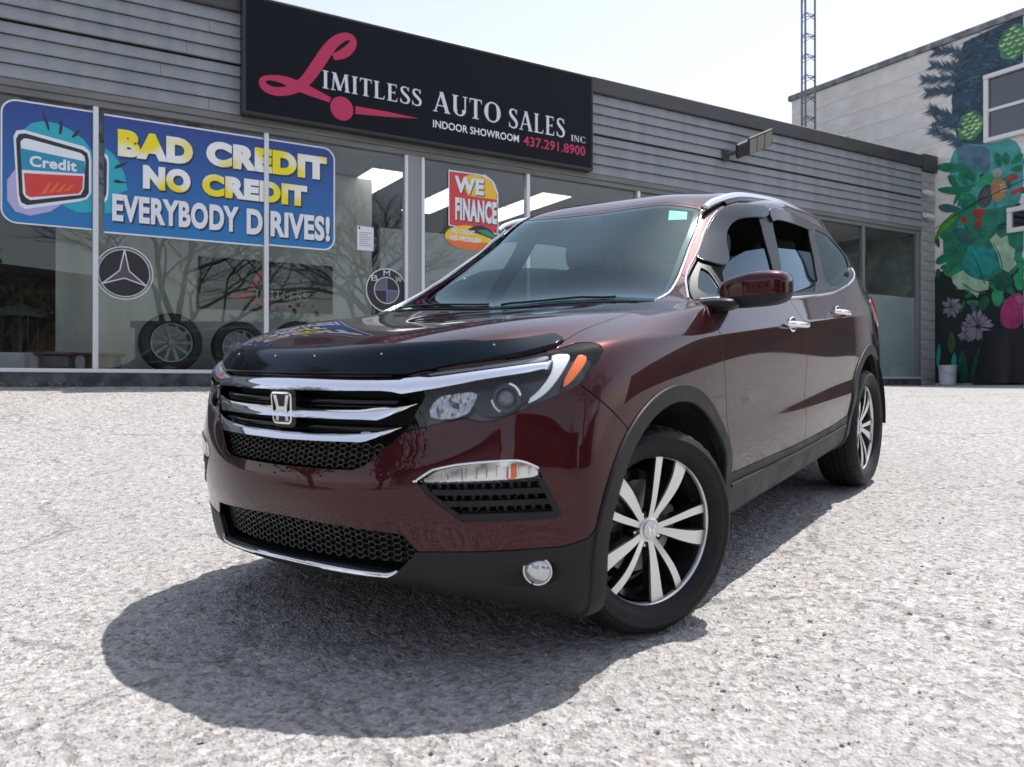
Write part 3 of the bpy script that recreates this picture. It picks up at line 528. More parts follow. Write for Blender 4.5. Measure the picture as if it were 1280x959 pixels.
# ---------------- lattice mast behind the roof edge
p = np.array([6.62, 18.4]); ma = root("lattice_mast", p, HC + 4.38, ROT_F, "slim grey lattice mast rising behind the roof edge", "mast"); M_mast = mat("galvanised_steel", (.17, .18, .20), .55, .3)
cn = [(.17 * math.cos(a), .17 * math.sin(a)) for a in (math.radians(200), math.radians(340), math.radians(90))]
for c_ in cn: MB().tube([(c_[0], c_[1], 0), (c_[0], c_[1], 8)], .024, 8).obj("leg", M_mast, ma)
for k in range(17):
    for i in range(3):
        a, b = cn[i], cn[(i + 1) % 3]; MB().tube([(*a, .25 + .46 * k), (*b, .25 + .46 * k)], .011, 6).obj("rung", M_mast, ma)
        MB().tube([(*a, .25 + .46 * k), (*b, .14 + .46 * k)], .009, 6).obj("brace", M_mast, ma)
# ================= mural building: outlines of the painted leaves (along the wall, height)
MUR = {'pine': ('navy', [(0.639, 6.84), (1.172, 6.896), (1.761, 6.945), (1.761, 5.93), (1.049, 5.979), (1.049, 4.674), (0.783, 4.678), (0.509, 4.906), (0.427, 5.344), (0.378, 5.76), (0.444, 6.061), (0.509, 6.36), (0.558, 6.662)]),
 'tealbg': ('teal', [(0.509, 4.874), (1.049, 4.674), (1.761, 4.705), (1.761, 3.301), (1.172, 3.286), (0.623, 3.51), (0.378, 3.99), (0.311, 4.488)]),
 'darkbg': ('black', [(0.024, 2.245), (0.244, 2.381), (0.542, 2.201), (0.94, 2.312), (1.397, 2.179), (1.761, 2.285), (1.761, 0.06), (0.024, 0.066)]),
 'midbg': ('green2', [(0.311, 3.568), (1.172, 3.409), (1.761, 3.45), (1.761, 2.061), (0.94, 2.046), (0.411, 2.136), (0.244, 2.479), (0.177, 2.975)]),
 'fringe': ('steel', [(0.411, 5.027), (0.783, 4.71), (1.095, 4.694), (1.172, 4.289), (1.049, 4.053), (0.893, 4.353), (0.799, 4.045), (0.671, 4.484), (0.542, 4.323), (0.493, 4.686)]),
 'leafA': ('green', [(0.006, 4.493), (0.211, 4.544), (0.444, 4.473), (0.639, 4.301), (0.477, 4.274), (0.211, 4.349)]),
 'leafB': ('green', [(0.444, 4.473), (0.639, 4.444), (0.83, 4.195), (0.893, 3.993), (0.671, 4.104), (0.509, 4.298)]),
 'leafC': ('green', [(0.041, 4.043), (0.295, 4.039), (0.623, 3.955), (0.893, 3.993), (0.767, 3.862), (0.509, 3.819), (0.211, 3.911)]),
 'leafD': ('green', [(0.278, 4.286), (0.444, 4.217), (0.526, 4.007), (0.477, 3.954), (0.345, 4.077)]),
 'leafE': ('dteal', [(0.075, 3.677), (0.244, 3.71), (0.46, 3.62), (0.591, 3.516), (0.378, 3.491), (0.177, 3.544)]),
 'leafF': ('green', [(0.477, 3.665), (0.671, 3.723), (0.893, 3.649), (0.893, 3.492), (0.671, 3.502)]),
 'leafG': ('green3', [(0.893, 4.024), (1.11, 4.164), (1.232, 4.075), (1.172, 3.934), (0.987, 3.88)]),
 'leafH': ('green', [(1.352, 4.384), (1.442, 4.485), (1.53, 4.342), (1.501, 4.197), (1.412, 4.218)]),
 'leafI': ('green', [(1.501, 4.197), (1.617, 4.351), (1.761, 4.376), (1.761, 4.257), (1.617, 4.186)]),
 'leafJ': ('green', [(1.501, 4.107), (1.689, 4.169), (1.761, 4.137), (1.761, 4.018), (1.646, 4.013)]),
 'wing': ('slate', [(0.893, 3.555), (0.925, 3.799), (1.11, 3.947), (1.232, 3.798), (1.172, 3.564), (1.049, 3.432)]),
 'bird': ('ochre', [(1.172, 3.965), (1.323, 4.009), (1.442, 3.877), (1.456, 3.661), (1.352, 3.529), (1.217, 3.555), (1.156, 3.752)]),
 'head': ('pale', [(1.141, 4.033), (1.232, 4.182), (1.323, 4.193), (1.397, 4.069), (1.323, 3.994)]),
 'redA': ('red', [(0.799, 3.478), (0.987, 3.475), (1.08, 3.364), (0.925, 3.267), (0.815, 3.318)]),
 'redB': ('red', [(0.558, 3.331), (0.671, 3.406), (0.703, 3.274), (0.623, 3.193)]),
 'redC': ('red', [(0.83, 3.252), (0.987, 3.256), (0.987, 3.101), (0.862, 3.09)]),
 'redD': ('red', [(1.412, 3.974), (1.646, 3.998), (1.689, 3.914), (1.501, 3.864)]),
 'redE': ('red', [(1.501, 3.682), (1.761, 3.749), (1.761, 3.674), (1.588, 3.604)]),
 'parrot': ('lime', [(0.006, 2.968), (0.075, 3.186), (0.278, 3.412), (0.542, 3.509), (0.509, 3.34), (0.278, 3.186), (0.143, 3.078)]),
 'tail': ('olive', [(0.006, 3.034), (0.109, 3.083), (0.143, 2.785), (0.041, 2.897)]),
 'blueleaf': ('dteal', [(0.378, 3.169), (0.607, 3.164), (0.799, 3.037), (0.862, 2.808), (0.639, 2.777), (0.477, 2.961)]),
 'leafK': ('green', [(0.092, 3.118), (0.278, 3.121), (0.477, 3.025), (0.542, 2.919), (0.345, 2.917), (0.177, 2.975)]),
 'leafL': ('green', [(0.177, 2.747), (0.378, 2.848), (0.607, 2.846), (0.639, 2.746), (0.477, 2.673), (0.244, 2.641)]),
 'leafM': ('green', [(0.024, 2.572), (0.177, 2.682), (0.378, 2.719), (0.477, 2.641), (0.278, 2.507), (0.075, 2.467)]),
 'leafN': ('green', [(0.278, 2.474), (0.378, 2.687), (0.493, 2.639), (0.477, 2.449), (0.378, 2.365)]),
 'leafO': ('green', [(0.509, 2.668), (0.607, 2.719), (0.639, 2.492), (0.574, 2.405)]),
 'leafP': ('dgreen', [(0.024, 2.343), (0.109, 2.431), (0.177, 2.292), (0.075, 2.173)]),
 'leafQ': ('green', [(0.177, 2.39), (0.311, 2.438), (0.411, 2.345), (0.311, 2.276)]),
 'maple': ('tealb', [(0.591, 2.434), (0.735, 2.811), (0.893, 2.678), (1.018, 2.815), (1.11, 2.647), (1.247, 2.689), (1.232, 2.445), (1.352, 2.337), (1.202, 2.264), (1.172, 2.083), (0.987, 2.197), (0.893, 2.083), (0.735, 2.258)]),
 'mintA': ('mint', [(1.141, 2.828), (1.262, 2.932), (1.352, 2.826), (1.471, 2.869), (1.501, 2.682), (1.617, 2.575), (1.588, 2.398), (1.646, 2.3), (1.501, 2.167), (1.352, 2.246), (1.293, 2.529)]),
 'mintB': ('mint', [(0.378, 2.204), (0.607, 2.305), (0.767, 2.16), (0.956, 2.076), (1.126, 2.026), (1.11, 1.873), (0.956, 1.857), (0.893, 1.738), (0.735, 1.911), (0.542, 1.93), (0.411, 2.072)]),
 'disc1': ('dgreen', [(1.172, 2.052), (1.262, 2.165), (1.412, 2.208), (1.559, 2.069), (1.574, 1.917), (1.442, 1.809), (1.262, 1.827)]),
 'disc2': ('green3', [(1.559, 2.13), (1.761, 2.136), (1.761, 1.777), (1.617, 1.822)]),
 'disc3': ('green3', [(1.156, 1.837), (1.352, 1.833), (1.412, 1.69), (1.323, 1.515), (1.202, 1.556)]),
 'discd': ('dgreen', [(0.893, 1.644), (1.08, 1.783), (1.141, 1.653), (1.049, 1.475), (0.925, 1.485)]),
 'pot': ('pink', [(1.323, 1.454), (1.442, 1.657), (1.617, 1.762), (1.761, 1.733), (1.761, 1.075), (1.352, 1.1)]),
 'potp': ('pinkl', [(1.588, 1.704), (1.761, 1.718), (1.761, 1.538), (1.646, 1.578)]),
 'stalkA': ('dgreen', [(0.477, 0.112), (0.542, 0.686), (0.639, 0.746), (0.735, 0.111)]),
 'stalkB': ('tealb', [(0.345, 0.338), (0.411, 0.723), (0.493, 0.592), (0.444, 0.208)]),
 'stalkC': ('dgreen', [(0.735, 0.111), (0.862, 0.674), (1.049, 0.901), (0.987, 0.514), (0.862, 0.11)]),
 'stalkD': ('tealb', [(0.041, 0.458), (0.109, 0.946), (0.16, 0.7), (0.109, 0.408)]),
 'oliveb': ('olive', [(0.278, 0.857), (0.378, 1.174), (0.477, 0.848), (0.378, 0.595)])}
mw = root("mural_building", FE, HC, ROT_M, "white painted block building with a leafy jungle mural and windows at right", "building")
M_mw = mat("white_painted_block", (.62, .60, .575), .85, build=noise_col((.64, .615, .575), (.75, .725, .685), 2.5, bump=.3, bscale=25, stretch=(1, 1, 2)))
# block courses with thin joints
M_mj = mat("mortar_shade", (.52, .505, .49), .9)
MB().box((-3.62, .014, -.4), (3.3, 9, 6.88)).obj("wall_core", M_mj, mw)
crs = MB().box((-3.62, 0, 0), (3.3, .013, .387), 0, .003).mesh("block_course")
for k in range(18): link("block_course", crs, M_mw, mw, (0, 0, -.10 + .3905 * k))
MB().box((-3.70, -.05, 6.93), (3.36, 9, 7.06), 0, .01).obj("parapet_coping", mat("weathered_coping", (.20, .205, .215), .7, build=noise_col((.13, .135, .145), (.27, .275, .285), 6, lo=.4, hi=.6)), mw)
MCOL = dict(navy=(.028, .055, .088), teal=(.06, .30, .28), black=(.006, .016, .016), green2=(.02, .19, .12), steel=(.07, .15, .20), green=(.008, .17, .085), dteal=(.03, .12, .12), green3=(.02, .30, .12), slate=(.055, .06, .07), ochre=(.38, .20, .085), pale=(.30, .31, .31), red=(.34, .045, .03), lime=(.07, .26, .03), olive=(.05, .09, .02), dgreen=(.006, .085, .05), tealb=(.012, .27, .25), mint=(.34, .52, .36), pink=(.40, .04, .15), pinkl=(.42, .12, .22))
BM = Board(mw, -.0035)
def mm(c): return mat("mural_" + c, MCOL[c] if c in MCOL else (.1, .1, .1), .7, build=noise_col(tuple(v * .66 for v in MCOL[c]), tuple(min(1, v * 1.34) for v in MCOL[c]), 5, lo=.3, hi=.7, bump=.3, bscale=25))
for i, (k, (c, P)) in enumerate(MUR.items()):
    Q = P if c == 'black' or k in ('maple', 'mintA', 'mintB', 'pine') else chaikin(P, 2); BM.poly("mural_leaf" if 'leaf' in k or 'mint' in k or 'maple' in k or 'disc' in k else "mural_shape", Q, mm(c), 1 + (i % 12) * .4 + (0 if i < 5 else 1.5))
# smaller leaves filling the gaps
R5 = np.random.default_rng(12)
for i in range(95):
    c_ = np.array([R5.uniform(.12, 1.85), R5.uniform(1.55, 4.35)]); a = R5.uniform(0, 6.28); L_ = R5.uniform(.09, .20); u_ = np.array([math.cos(a), math.sin(a)]); n_ = np.array([-u_[1], u_[0]]) * L_ * R5.uniform(.3, .45)
    if c_[0] < .25 + .12 * abs(c_[1] - 2.6): continue
    k_ = ['green', 'dgreen', 'dteal', 'tealb', 'green3', 'green2', 'lime', 'teal'][R5.choice(8, p=[.2, .18, .15, .15, .1, .12, .03, .07])]; ly = 2.2 + .02 * (i % 12)
    BM.poly("mural_leaf", chaikin([c_ - u_ * L_, c_ - u_ * L_ * .3 + n_, c_ + u_ * L_ * .4 + n_ * .8, c_ + u_ * L_, c_ + u_ * L_ * .4 - n_ * .8, c_ - u_ * L_ * .3 - n_], 2), mm(k_), ly)
    BM.strokes("mural_vein", stroke([(*(c_ - u_ * L_ * .9), .003), (*c_, .005), (*(c_ + u_ * L_ * .85), .002)], n=0), mm('dgreen' if k_ != 'dgreen' else 'green2'), ly + .3)
# pine needles
br = [[(0.639, 6.555), (0.378, 6.773), (0.075, 6.85)], [(0.607, 6.168), (0.211, 6.248), (-0.185, 6.341)], [(0.639, 6.364), (0.378, 6.419), (0.006, 6.576)], [(0.509, 5.928), (0.211, 6.02), (-0.097, 6.05)], [(0.542, 5.312), (0.244, 5.524), (-0.028, 5.667)], [(0.607, 4.849), (0.311, 5.021), (0.006, 5.264)], [(0.623, 5.131), (0.378, 5.277), (0.075, 5.409)]]
MCOL['needle'] = (.035, .075, .115); MCOL['needle2'] = (.075, .135, .185)
for b_ in br:
    qs = []; P = chaikin(np.array(b_), 3, False)
    for i in range(len(P) - 1):
        d = P[i + 1] - P[i]; d /= np.linalg.norm(d)
        for s_ in (-1, 1):
            for _ in range(2):
                a = math.atan2(d[1], d[0]) + s_ * rng.uniform(.35, .8); L_ = rng.uniform(.14, .27); q = P[i] + rng.normal(size=2) * .015; e = q + L_ * np.array([math.cos(a), math.sin(a)]); n_ = np.array([-math.sin(a), math.cos(a)]) * .013
                qs.append([tuple(q + n_), tuple(q - n_), tuple(e)])
    qs += stroke([(p[0], p[1], .035 * (1 - i / len(P)) + .008) for i, p in enumerate(P)], n=0); BM.strokes("mural_branch", qs, mm('needle'), 7.2)
qs = []
for _ in range(150):
    q = np.array([rng.uniform(.6, 1.75), rng.uniform(5.1, 6.85)]); 
    if q[0] > 1.02 and q[1] < 6.05: continue
    a = rng.uniform(2.2, 4.3); L_ = rng.uniform(.15, .35); e = q + L_ * np.array([math.cos(a), math.sin(a)]); n_ = np.array([-math.sin(a), math.cos(a)]) * .010; qs.append([tuple(q + n_), tuple(q - n_), tuple(e)])
BM.strokes("mural_needles", qs, mm('needle2'), 7.6)
MCOL['cone'] = (.05, .22, .09); MCOL['conel'] = (.50, .58, .28)
for c_, rx, ry in (((1.588, 6.49), .27, .33), ((.767, 5.135), .26, .29)):
    BM.poly("mural_cone", [(c_[0] + rx * math.cos(t) * (1 + .06 * math.sin(7 * t)), c_[1] + ry * math.sin(t) * (1 + .06 * math.cos(5 * t))) for t in np.linspace(0, 2 * math.pi, 40)[:-1]], mm('cone'), 8)
    qs = []
    for rr_ in np.arange(-.8, .9, .27):
        for cc_ in np.arange(-.8, .85, .52):
            x_, y_ = cc_ + .26 * (int(round(rr_ / .27)) % 2) + rng.uniform(-.05, .05), rr_ + rng.uniform(-.05, .05)
            if x_ * x_ + y_ * y_ > .8: continue
            p_ = np.array([c_[0] + rx * x_, c_[1] + ry * y_]); qs += stroke([(p_[0] - .05, p_[1] + .012, .006), (p_[0], p_[1] - .014, .022), (p_[0] + .055, p_[1] + .02, .008)], n=1)
    BM.strokes("mural_cone_scale", qs, mm('conel'), 9)
MCOL['flower'] = (.26, .235, .29)
for c_, r__ in (((.378, 1.59), .24), ((.909, 1.17), .34), ((.70, 1.05), .2)):
    qs = []
    for k in range(17):
        a = 2 * math.pi * k / 17 + rng.uniform(-.1, .1); L_ = r__ * rng.uniform(.7, 1.05); u_ = np.array([math.cos(a), math.sin(a)]); n_ = np.array([-u_[1], u_[0]]); p_ = np.array(c_)
        qs.append([tuple(p_ + u_ * .03), tuple(p_ + u_ * L_ * .8 + n_ * L_ * .13), tuple(p_ + u_ * L_), tuple(p_ + u_ * L_ * .8 - n_ * L_ * .13)])
    BM.strokes("mural_flower", qs, mm('flower'), 9)
MCOL['vein'] = (.02, .10, .06)
for q in ([(.60, 2.05, .008), (.85, 1.85, .012), (1.08, 1.82, .012)], [(.80, 2.62, .006), (.95, 2.3, .01), (1.05, 1.98, .012)], [(1.22, 2.75, .006), (1.36, 2.45, .01), (1.40, 2.1, .01)]): BM.strokes("mural_vein", stroke(q, n=2), mm('vein'), 10)
MCOL['wingline'] = (.16, .17, .19); BM.strokes("mural_feather", [q for k in range(4) for q in stroke([(.93 + .05 * k, 3.5, .005), (1.0 + .05 * k, 3.68, .008), (1.06 + .05 * k, 3.84, .005)], n=1)], mm('wingline'), 10)
MCOL['spot'] = (.55, .45, .30); BM.strokes("mural_spot", [circle((1.36 + .05 * (k % 3), 3.72 + .06 * (k // 3)), .02, 8) for k in range(8)], mm('spot'), 10)
M_wfr = mat("white_window_frame", (.72, .71, .70), .5)
def win(name, s0, s1, z0, z1, rail=None):
    f = empty(name, (0, 0, 0), mw); w_ = .085
    for lo, hi in (((s0 - w_, -.09, z0 - w_), (s1 + w_, -.008, z0)), ((s0 - w_, -.10, z1), (s1 + w_, -.008, z1 + w_)), ((s0 - w_, -.088, z0 + .001), (s0, -.008, z1 - .001)), ((s1, -.088, z0 + .001), (s1 + w_, -.008, z1 - .001))): MB().box(lo, hi, 0, .006).obj("frame", M_wfr, f)
    if rail: MB().box((s0, -.06, rail - .03), (s1, -.022, rail + .03), 0, .004).obj("sash_rail", M_wfr, f)
    MB().box((s0, -.030, z0), (s1, -.026, z1)).obj("pane", glass("house_glass", (.35, .42, .45), 1.9), f); MB().box((s0, -.014, z0), (s1, -.010, z1)).obj("room_dark", mat("room_dark", (.02, .02, .022), .8), f)
win("window", 1.145, 2.25, 4.79, 5.93, 5.32); win("window", 1.58, 2.35, 2.98, 3.28)
for z0, z1 in ((3.62, 3.42),): MB().tube([(-.02, -.02, z0 - .42), (.9, -.02, z0), (2.6, -.02, z0 + .45)], .006, 6).obj("cable", mat("cable_black", (.01, .01, .01), .6), mw)
MB().tube([(-3.6, -.02, 5.62), (-2.0, -.02, 5.66)], .010, 6).obj("conduit", mat("conduit", (.45, .43, .40), .6), mw)
# bucket, covered bin
q = FE + np.array([FD[1], -FD[0]]) * .50 - FD * .35
bu = root("bucket", q, float(ground_z([q])[0]), 0, "white plastic bucket on the ground at the foot of the mural", "bucket"); MB().lathe([(.0001, 0), (.145, 0), (.165, .36), (.178, .362), (.178, .385), (.170, .385), (.150, .01), (.0001, .012)], 32).obj("pail", mat("white_plastic", (.62, .64, .66), .4), bu, 40)
MB().tube([(-.178, 0, .35), (-.14, -.17, .24), (0, -.21, .20), (.14, -.17, .24), (.178, 0, .35)], .004, 6).obj("handle", M_mast, bu)
q = FE + np.array([FD[1], -FD[0]]) * 1.95 - FD * .42
cv = root("covered_bin", q, float(ground_z([q])[0]), ROT_M, "black sheet draped over a box against the mural wall at right edge", "cover"); V = []; n = 72
for i, z in enumerate(np.linspace(0, 1.03, 16)):
    for j in range(n):
        a = 2 * math.pi * j / n; c, s_ = math.cos(a), math.sin(a); k = (abs(c) ** 4 + abs(s_) ** 4) ** -.25; fold = 1 + (.035 * math.sin(9 * a) + .02 * math.sin(17 * a + 1)) * (1 - z / 1.1); spread = 1 + .24 * (1 - z / 1.03) ** 1.3
        V.append((.62 * c * k * fold * spread, .34 * s_ * k * fold * spread, z - (.03 if i == 15 else 0) + .02 * math.sin(3 * a) * (i == 0)))
mb = MB(); mb.add(V, [(i * n + j, i * n + (j + 1) % n, (i + 1) * n + (j + 1) % n, (i + 1) * n + j) for i in range(15) for j in range(n)] + [tuple(15 * n + j for j in range(n))], 0, True); mb.obj("sheet", mat("black_tarpaulin", (.008, .009, .011), .55), cv, 45)
# leaf litter along the plinth
lf = MB()
for _ in range(900):
    t = rng.uniform(-6, 15.5); d = -abs(rng.normal()) * .10 - .04; p = fac(t, d); z = HC + .012 + rng.uniform(0, .02); s_ = rng.uniform(.012, .035); a = rng.uniform(0, 6.3); u_ = np.array([math.cos(a), math.sin(a), rng.uniform(-.6, .6)]) * s_; v_ = np.array([-math.sin(a), math.cos(a), rng.uniform(-.3, .6)]) * s_ * .6; c = np.array([p[0], p[1], z])
    lf.add([c - u_, c + v_, c + u_, c - v_], [(0, 1, 2, 3)], int(rng.random() < .4))
tag(lf.obj("leaf_litter", [mat("dry_leaf", (.05, .04, .03), .8), mat("dry_leaf_pale", (.16, .13, .09), .8)]), "dry leaves and grit along the foot of the shop windows", "leaf litter", kind="stuff")
# ================= the far side of the lot, behind the camera: what the glass and paint mirror
def house(xy, w, d, hgt, rz, wall, label):
    o = root("street_building", xy, -.5, rz, label, "building", "buildings across the lot"); MB().box((-w / 2, -d / 2, 0), (w / 2, d / 2, hgt)).obj("wall", wall, o); MB().box((-w / 2 - .15, -d / 2 - .15, hgt), (w / 2 + .15, d / 2 + .15, hgt + .3)).obj("roof", M_cope, o)
    nx = int(w // 3)
    for i in range(nx):
        for k in range(max(1, int(hgt // 3))):
            x = -w / 2 + (i + .5) * w / nx; z = 1.0 + 3 * k; MB().box((x - .6, d / 2, z), (x + .6, d / 2 + .04, z + 1.4)).obj("window", mat("far_window", (.05, .06, .07), .1), o)
W1 = mat("far_brick", (.17, .085, .065), .85, build=noise_col((.14, .07, .05), (.21, .11, .085), 3)); W2 = mat("far_stucco", (.34, .31, .27), .85); W3 = mat("far_grey", (.16, .16, .165), .8)
house((-9, -17), 14, 8, 4.2, 0, W2, "beige low building across the lot, mirrored in the shop glass"); house((7, -20), 12, 8, 6.0, 0, W1, "brick two-storey building across the lot, mirrored in the car paint"); house((20, -12), 11, 8, 4.0, math.radians(55), W3, "grey low building at the lot corner, mirrored in the car doors"); house((24, 15.5), 16, 7, 5.2, math.radians(135), W1, "brick shed beyond the right side of the lot, mirrored in the car doors")
def tree(xy, hgt, leafy, label, seed):
    R1 = np.random.default_rng(seed); o = root("street_tree", xy, -.55, 0, label, "tree", "trees across the lot"); tr = MB(); lv = MB()
    def grow(p, d, L_, r, dep):
        n = 4 if dep < 4 else 2; P = [p]; 
        for i in range(n): d = d + R1.normal(size=3) * .13; d /= np.linalg.norm(d); P.append(P[-1] + d * L_ / n)
        tr.tube(P, np.linspace(r, r * .62, n + 1), 6 if dep < 2 else 4 if dep < 4 else 3, caps=False)
        if dep >= (4 if leafy else 6):
            return
        if leafy and dep >= 2:
            for _ in range(26 if dep == 3 else 14):
                c = P[R1.integers(1, n + 1)] + R1.normal(size=3) * .42; u_ = R1.normal(size=3); u_ /= np.linalg.norm(u_); v_ = np.cross(u_, R1.normal(size=3)); v_ /= np.linalg.norm(v_) + 1e-9; s_ = R1.uniform(.09, .17); lv.add([c - u_ * s_, c + v_ * s_ * .6, c + u_ * s_, c - v_ * s_ * .6], [(0, 1, 2, 3)], int(R1.random() < .4))
        for k in range(3 if dep else 5):
            a = R1.uniform(0, 6.28); s_ = R1.uniform(.45, .95); q = np.array([math.cos(a), math.sin(a), 0]); e = d * (1 - .35 * s_) + q * s_; e[2] += .12; e /= np.linalg.norm(e); grow(P[-1] if k < 2 else P[-2], e, L_ * R1.uniform(.62, .82), r * .6, dep + 1)
    grow(np.zeros(3), np.array([0, 0, 1.]), hgt * .28, hgt * (.026 if leafy else .013), 0); tr.obj("trunk", mat("bark", (.055, .045, .038), .9), o)
    if leafy: lv.obj("crown", [mat("leaf_green", (.05, .085, .022), .6), mat("leaf_dark", (.028, .055, .018), .6)], o)
tree((8.6, -4.8), 14, False, "tall bare tree across the lot whose branches show in the left shop windows", 3); tree((15.5, -2.2), 14, False, "tall bare tree across the lot whose branches show in the middle shop windows", 5)
tree((-8.5, -4.6), 8.5, True, "leafy tree left of the lot, mirrored in the windshield", 8); tree((-8.2, .9), 7.5, True, "leafy tree nearest the left windows, mirrored in the hood", 11); tree((8, -13), 9, True, "leafy tree behind the lot, mirrored in the car side", 14); tree((16, -8), 8, True, "leafy tree at the right of the lot, mirrored in the rear door", 17)
# ================= the car: master surface from a control net (mm), rows bottom to crown, columns nose to tail
NET = np.array([[672,0,291,651,280,292,570,480,267,467,620,227,376,730,196,313,820,199,-22,800,238,-522,800,250,-973,800,262,-1523,800,274,-2124,790,286,-2847,772,298,-3207,788,318,-3534,730,315,-3744,598,315,-3834,317,315,-3864,0,315],
[822,0,306,801,300,307,715,530,278,603,700,235,499,820,204,419,920,208,-15,900,252,-514,900,265,-964,900,279,-1514,900,293,-2114,890,307,-2835,872,321,-3268,861,340,-3597,797,337,-3807,653,337,-3897,346,337,-3927,0,337],
[872,0,340,848,300,344,755,560,330,647,735,295,537,855,284,433,950,288,-7,955,332,-505,955,342,-954,955,352,-1504,955,362,-2103,945,372,-2824,927,382,-3307,888,419,-3636,822,417,-3846,673,417,-3936,356,417,-3966,0,417],
[865,0,409,844,300,418,760,560,426,671,740,432,565,868,437,443,958,445,2,972,460,-496,972,464,-945,972,468,-1493,972,472,-2092,962,477,-2812,944,481,-3295,897,518,-3624,830,515,-3834,680,515,-3924,360,515,-3954,0,515],
[889,0,529,868,300,532,783,560,534,679,745,540,568,877,545,442,962,552,9,991,568,-488,991,574,-935,991,580,-1482,991,586,-2079,981,592,-2797,963,599,-3284,906,616,-3613,838,613,-3823,687,613,-3913,364,613,-3943,0,613],
[885,0,636,863,300,639,781,560,646,682,745,657,570,878,661,436,962,669,14,984,675,-482,984,679,-928,984,683,-1474,984,687,-2071,974,691,-2787,956,696,-3273,906,713,-3602,838,711,-3812,687,711,-3902,364,711,-3932,0,711],
[850,0,753,829,300,756,751,560,763,658,745,773,547,872,777,410,957,790,21,985,801,-473,987,805,-919,987,809,-1464,987,813,-2059,977,817,-2773,963,822,-3260,906,829,-3589,838,827,-3799,687,827,-3889,364,827,-3919,0,827],
[836,0,870,813,300,872,722,560,879,625,742,889,505,868,903,365,952,910,28,984,926,-465,990,930,-909,990,934,-1453,990,939,-2046,980,943,-2759,966,947,-3248,897,955,-3577,830,953,-3787,680,953,-3877,360,953,-3907,0,953],
[815,0,952,791,300,955,687,560,961,570,735,976,447,855,999,288,932,1010,1,967,1017,-460,983,1027,-902,987,1037,-1444,987,1047,-2036,977,1057,-2747,959,1067,-3227,888,1060,-3556,822,1059,-3766,673,1059,-3856,356,1059,-3886,0,1059],
[777,0,1015,751,300,1018,648,550,1023,501,715,1033,347,835,1041,198,908,1048,-67,948,1059,-459,966,1075,-901,968,1091,-1442,968,1107,-2033,958,1123,-2723,940,1138,-3190,870,1156,-3519,805,1154,-3729,660,1154,-3819,349,1154,-3849,0,1154],
[660,0,1044,658,300,1050,568,540,1061,395,700,1079,206,800,1079,41,868,1086,-186,918,1101,-488,938,1121,-920,945,1131,-1442,945,1146,-2032,930,1180,-2698,907,1233,-3126,843,1241,-3454,780,1240,-3664,639,1240,-3754,338,1240,-3784,0,1240],
[314,0,1107,318,300,1112,239,540,1124,79,685,1123,-88,775,1126,-224,842,1128,-384,893,1139,-617,915,1149,-981,920,1160,-1462,920,1179,-2032,910,1218,-2688,891,1289,-3053,829,1307,-3380,764,1306,-3590,626,1306,-3680,331,1306,-3710,0,1306],
[-287,0,1154,-286,300,1164,-318,520,1171,-363,685,1172,-433,775,1174,-526,832,1181,-679,868,1191,-903,885,1203,-1198,888,1213,-1591,887,1229,-2082,875,1265,-2671,846,1331,-3053,801,1345,-3363,720,1343,-3533,580,1343,-3613,300,1348,-3633,0,1353],
[-549,0,1319,-547,300,1321,-590,500,1318,-657,630,1312,-734,705,1313,-831,757,1322,-974,795,1335,-1168,818,1348,-1422,832,1358,-1737,835,1368,-2131,828,1387,-2644,808,1420,-2995,785,1430,-3264,685,1423,-3424,530,1423,-3504,270,1428,-3524,0,1433],
[-850,0,1501,-847,290,1499,-890,470,1488,-949,578,1476,-1022,645,1475,-1115,700,1478,-1240,737,1492,-1405,758,1505,-1620,772,1515,-1885,776,1522,-2211,770,1523,-2627,765,1525,-2928,732,1515,-3156,630,1495,-3306,480,1514,-3386,250,1522,-3406,0,1527],
[-1092,0,1633,-1088,280,1629,-1123,440,1613,-1163,545,1596,-1216,612,1597,-1290,662,1603,-1395,694,1617,-1540,715,1632,-1736,728,1645,-1962,732,1650,-2258,727,1643,-2606,720,1632,-2859,690,1603,-3067,615,1580,-3197,440,1588,-3267,220,1598,-3287,0,1603],
[-1308,0,1677,-1307,240,1676,-1334,380,1665,-1364,480,1655,-1406,552,1652,-1470,600,1656,-1566,630,1667,-1692,650,1680,-1859,662,1692,-2055,667,1697,-2303,662,1690,-2582,660,1685,-2795,625,1665,-2963,520,1632,-3073,380,1632,-3133,190,1637,-3153,0,1640],
[-1555,0,1705,-1551,160,1703,-1561,270,1700,-1593,350,1696,-1627,400,1695,-1673,435,1697,-1740,452,1702,-1837,460,1708,-1955,463,1714,-2113,463,1716,-2311,458,1712,-2531,443,1700,-2684,410,1686,-2810,350,1672,-2890,270,1667,-2940,130,1668,-2950,0,1668],
[-1723,0,1714,-1753,0,1716,-1803,0,1718,-1862,0,1720,-1912,0,1721,-1961,0,1722,-2001,0,1723,-2051,0,1724,-2100,0,1725,-2160,0,1725,-2249,0,1722,-2358,0,1716,-2458,0,1708,-2547,0,1699,-2627,0,1691,-2687,0,1684,-2737,0,1678]], float).reshape(19, 17, 3) / 1000.
NET[18, :, 2] += .034; NET[17, :, 2] += .030; NET[16, :6, 2] += .034; NET[15, :3, 2] += .006; NET[15, 2:5, 2] += .012; NET[16, 2:6, 2] += .008; NET[16, 6:, 2] += .004
NET[8, 6:12, 1] = [.972, .989, .993, .993, .986, .966]; NET[8, 6:12, 2] = [1.012, 1.017, 1.024, 1.033, 1.043, 1.053]; NET[9, 6:12, 2] = NET[8, 6:12, 2] + [.036, .034, .034, .035, .036, .04]; NET[9, 6:12, 1] = NET[8, 6:12, 1] - [.014, .012, .011, .011, .011, .012]; NET[7, 7:11, 1] += .002
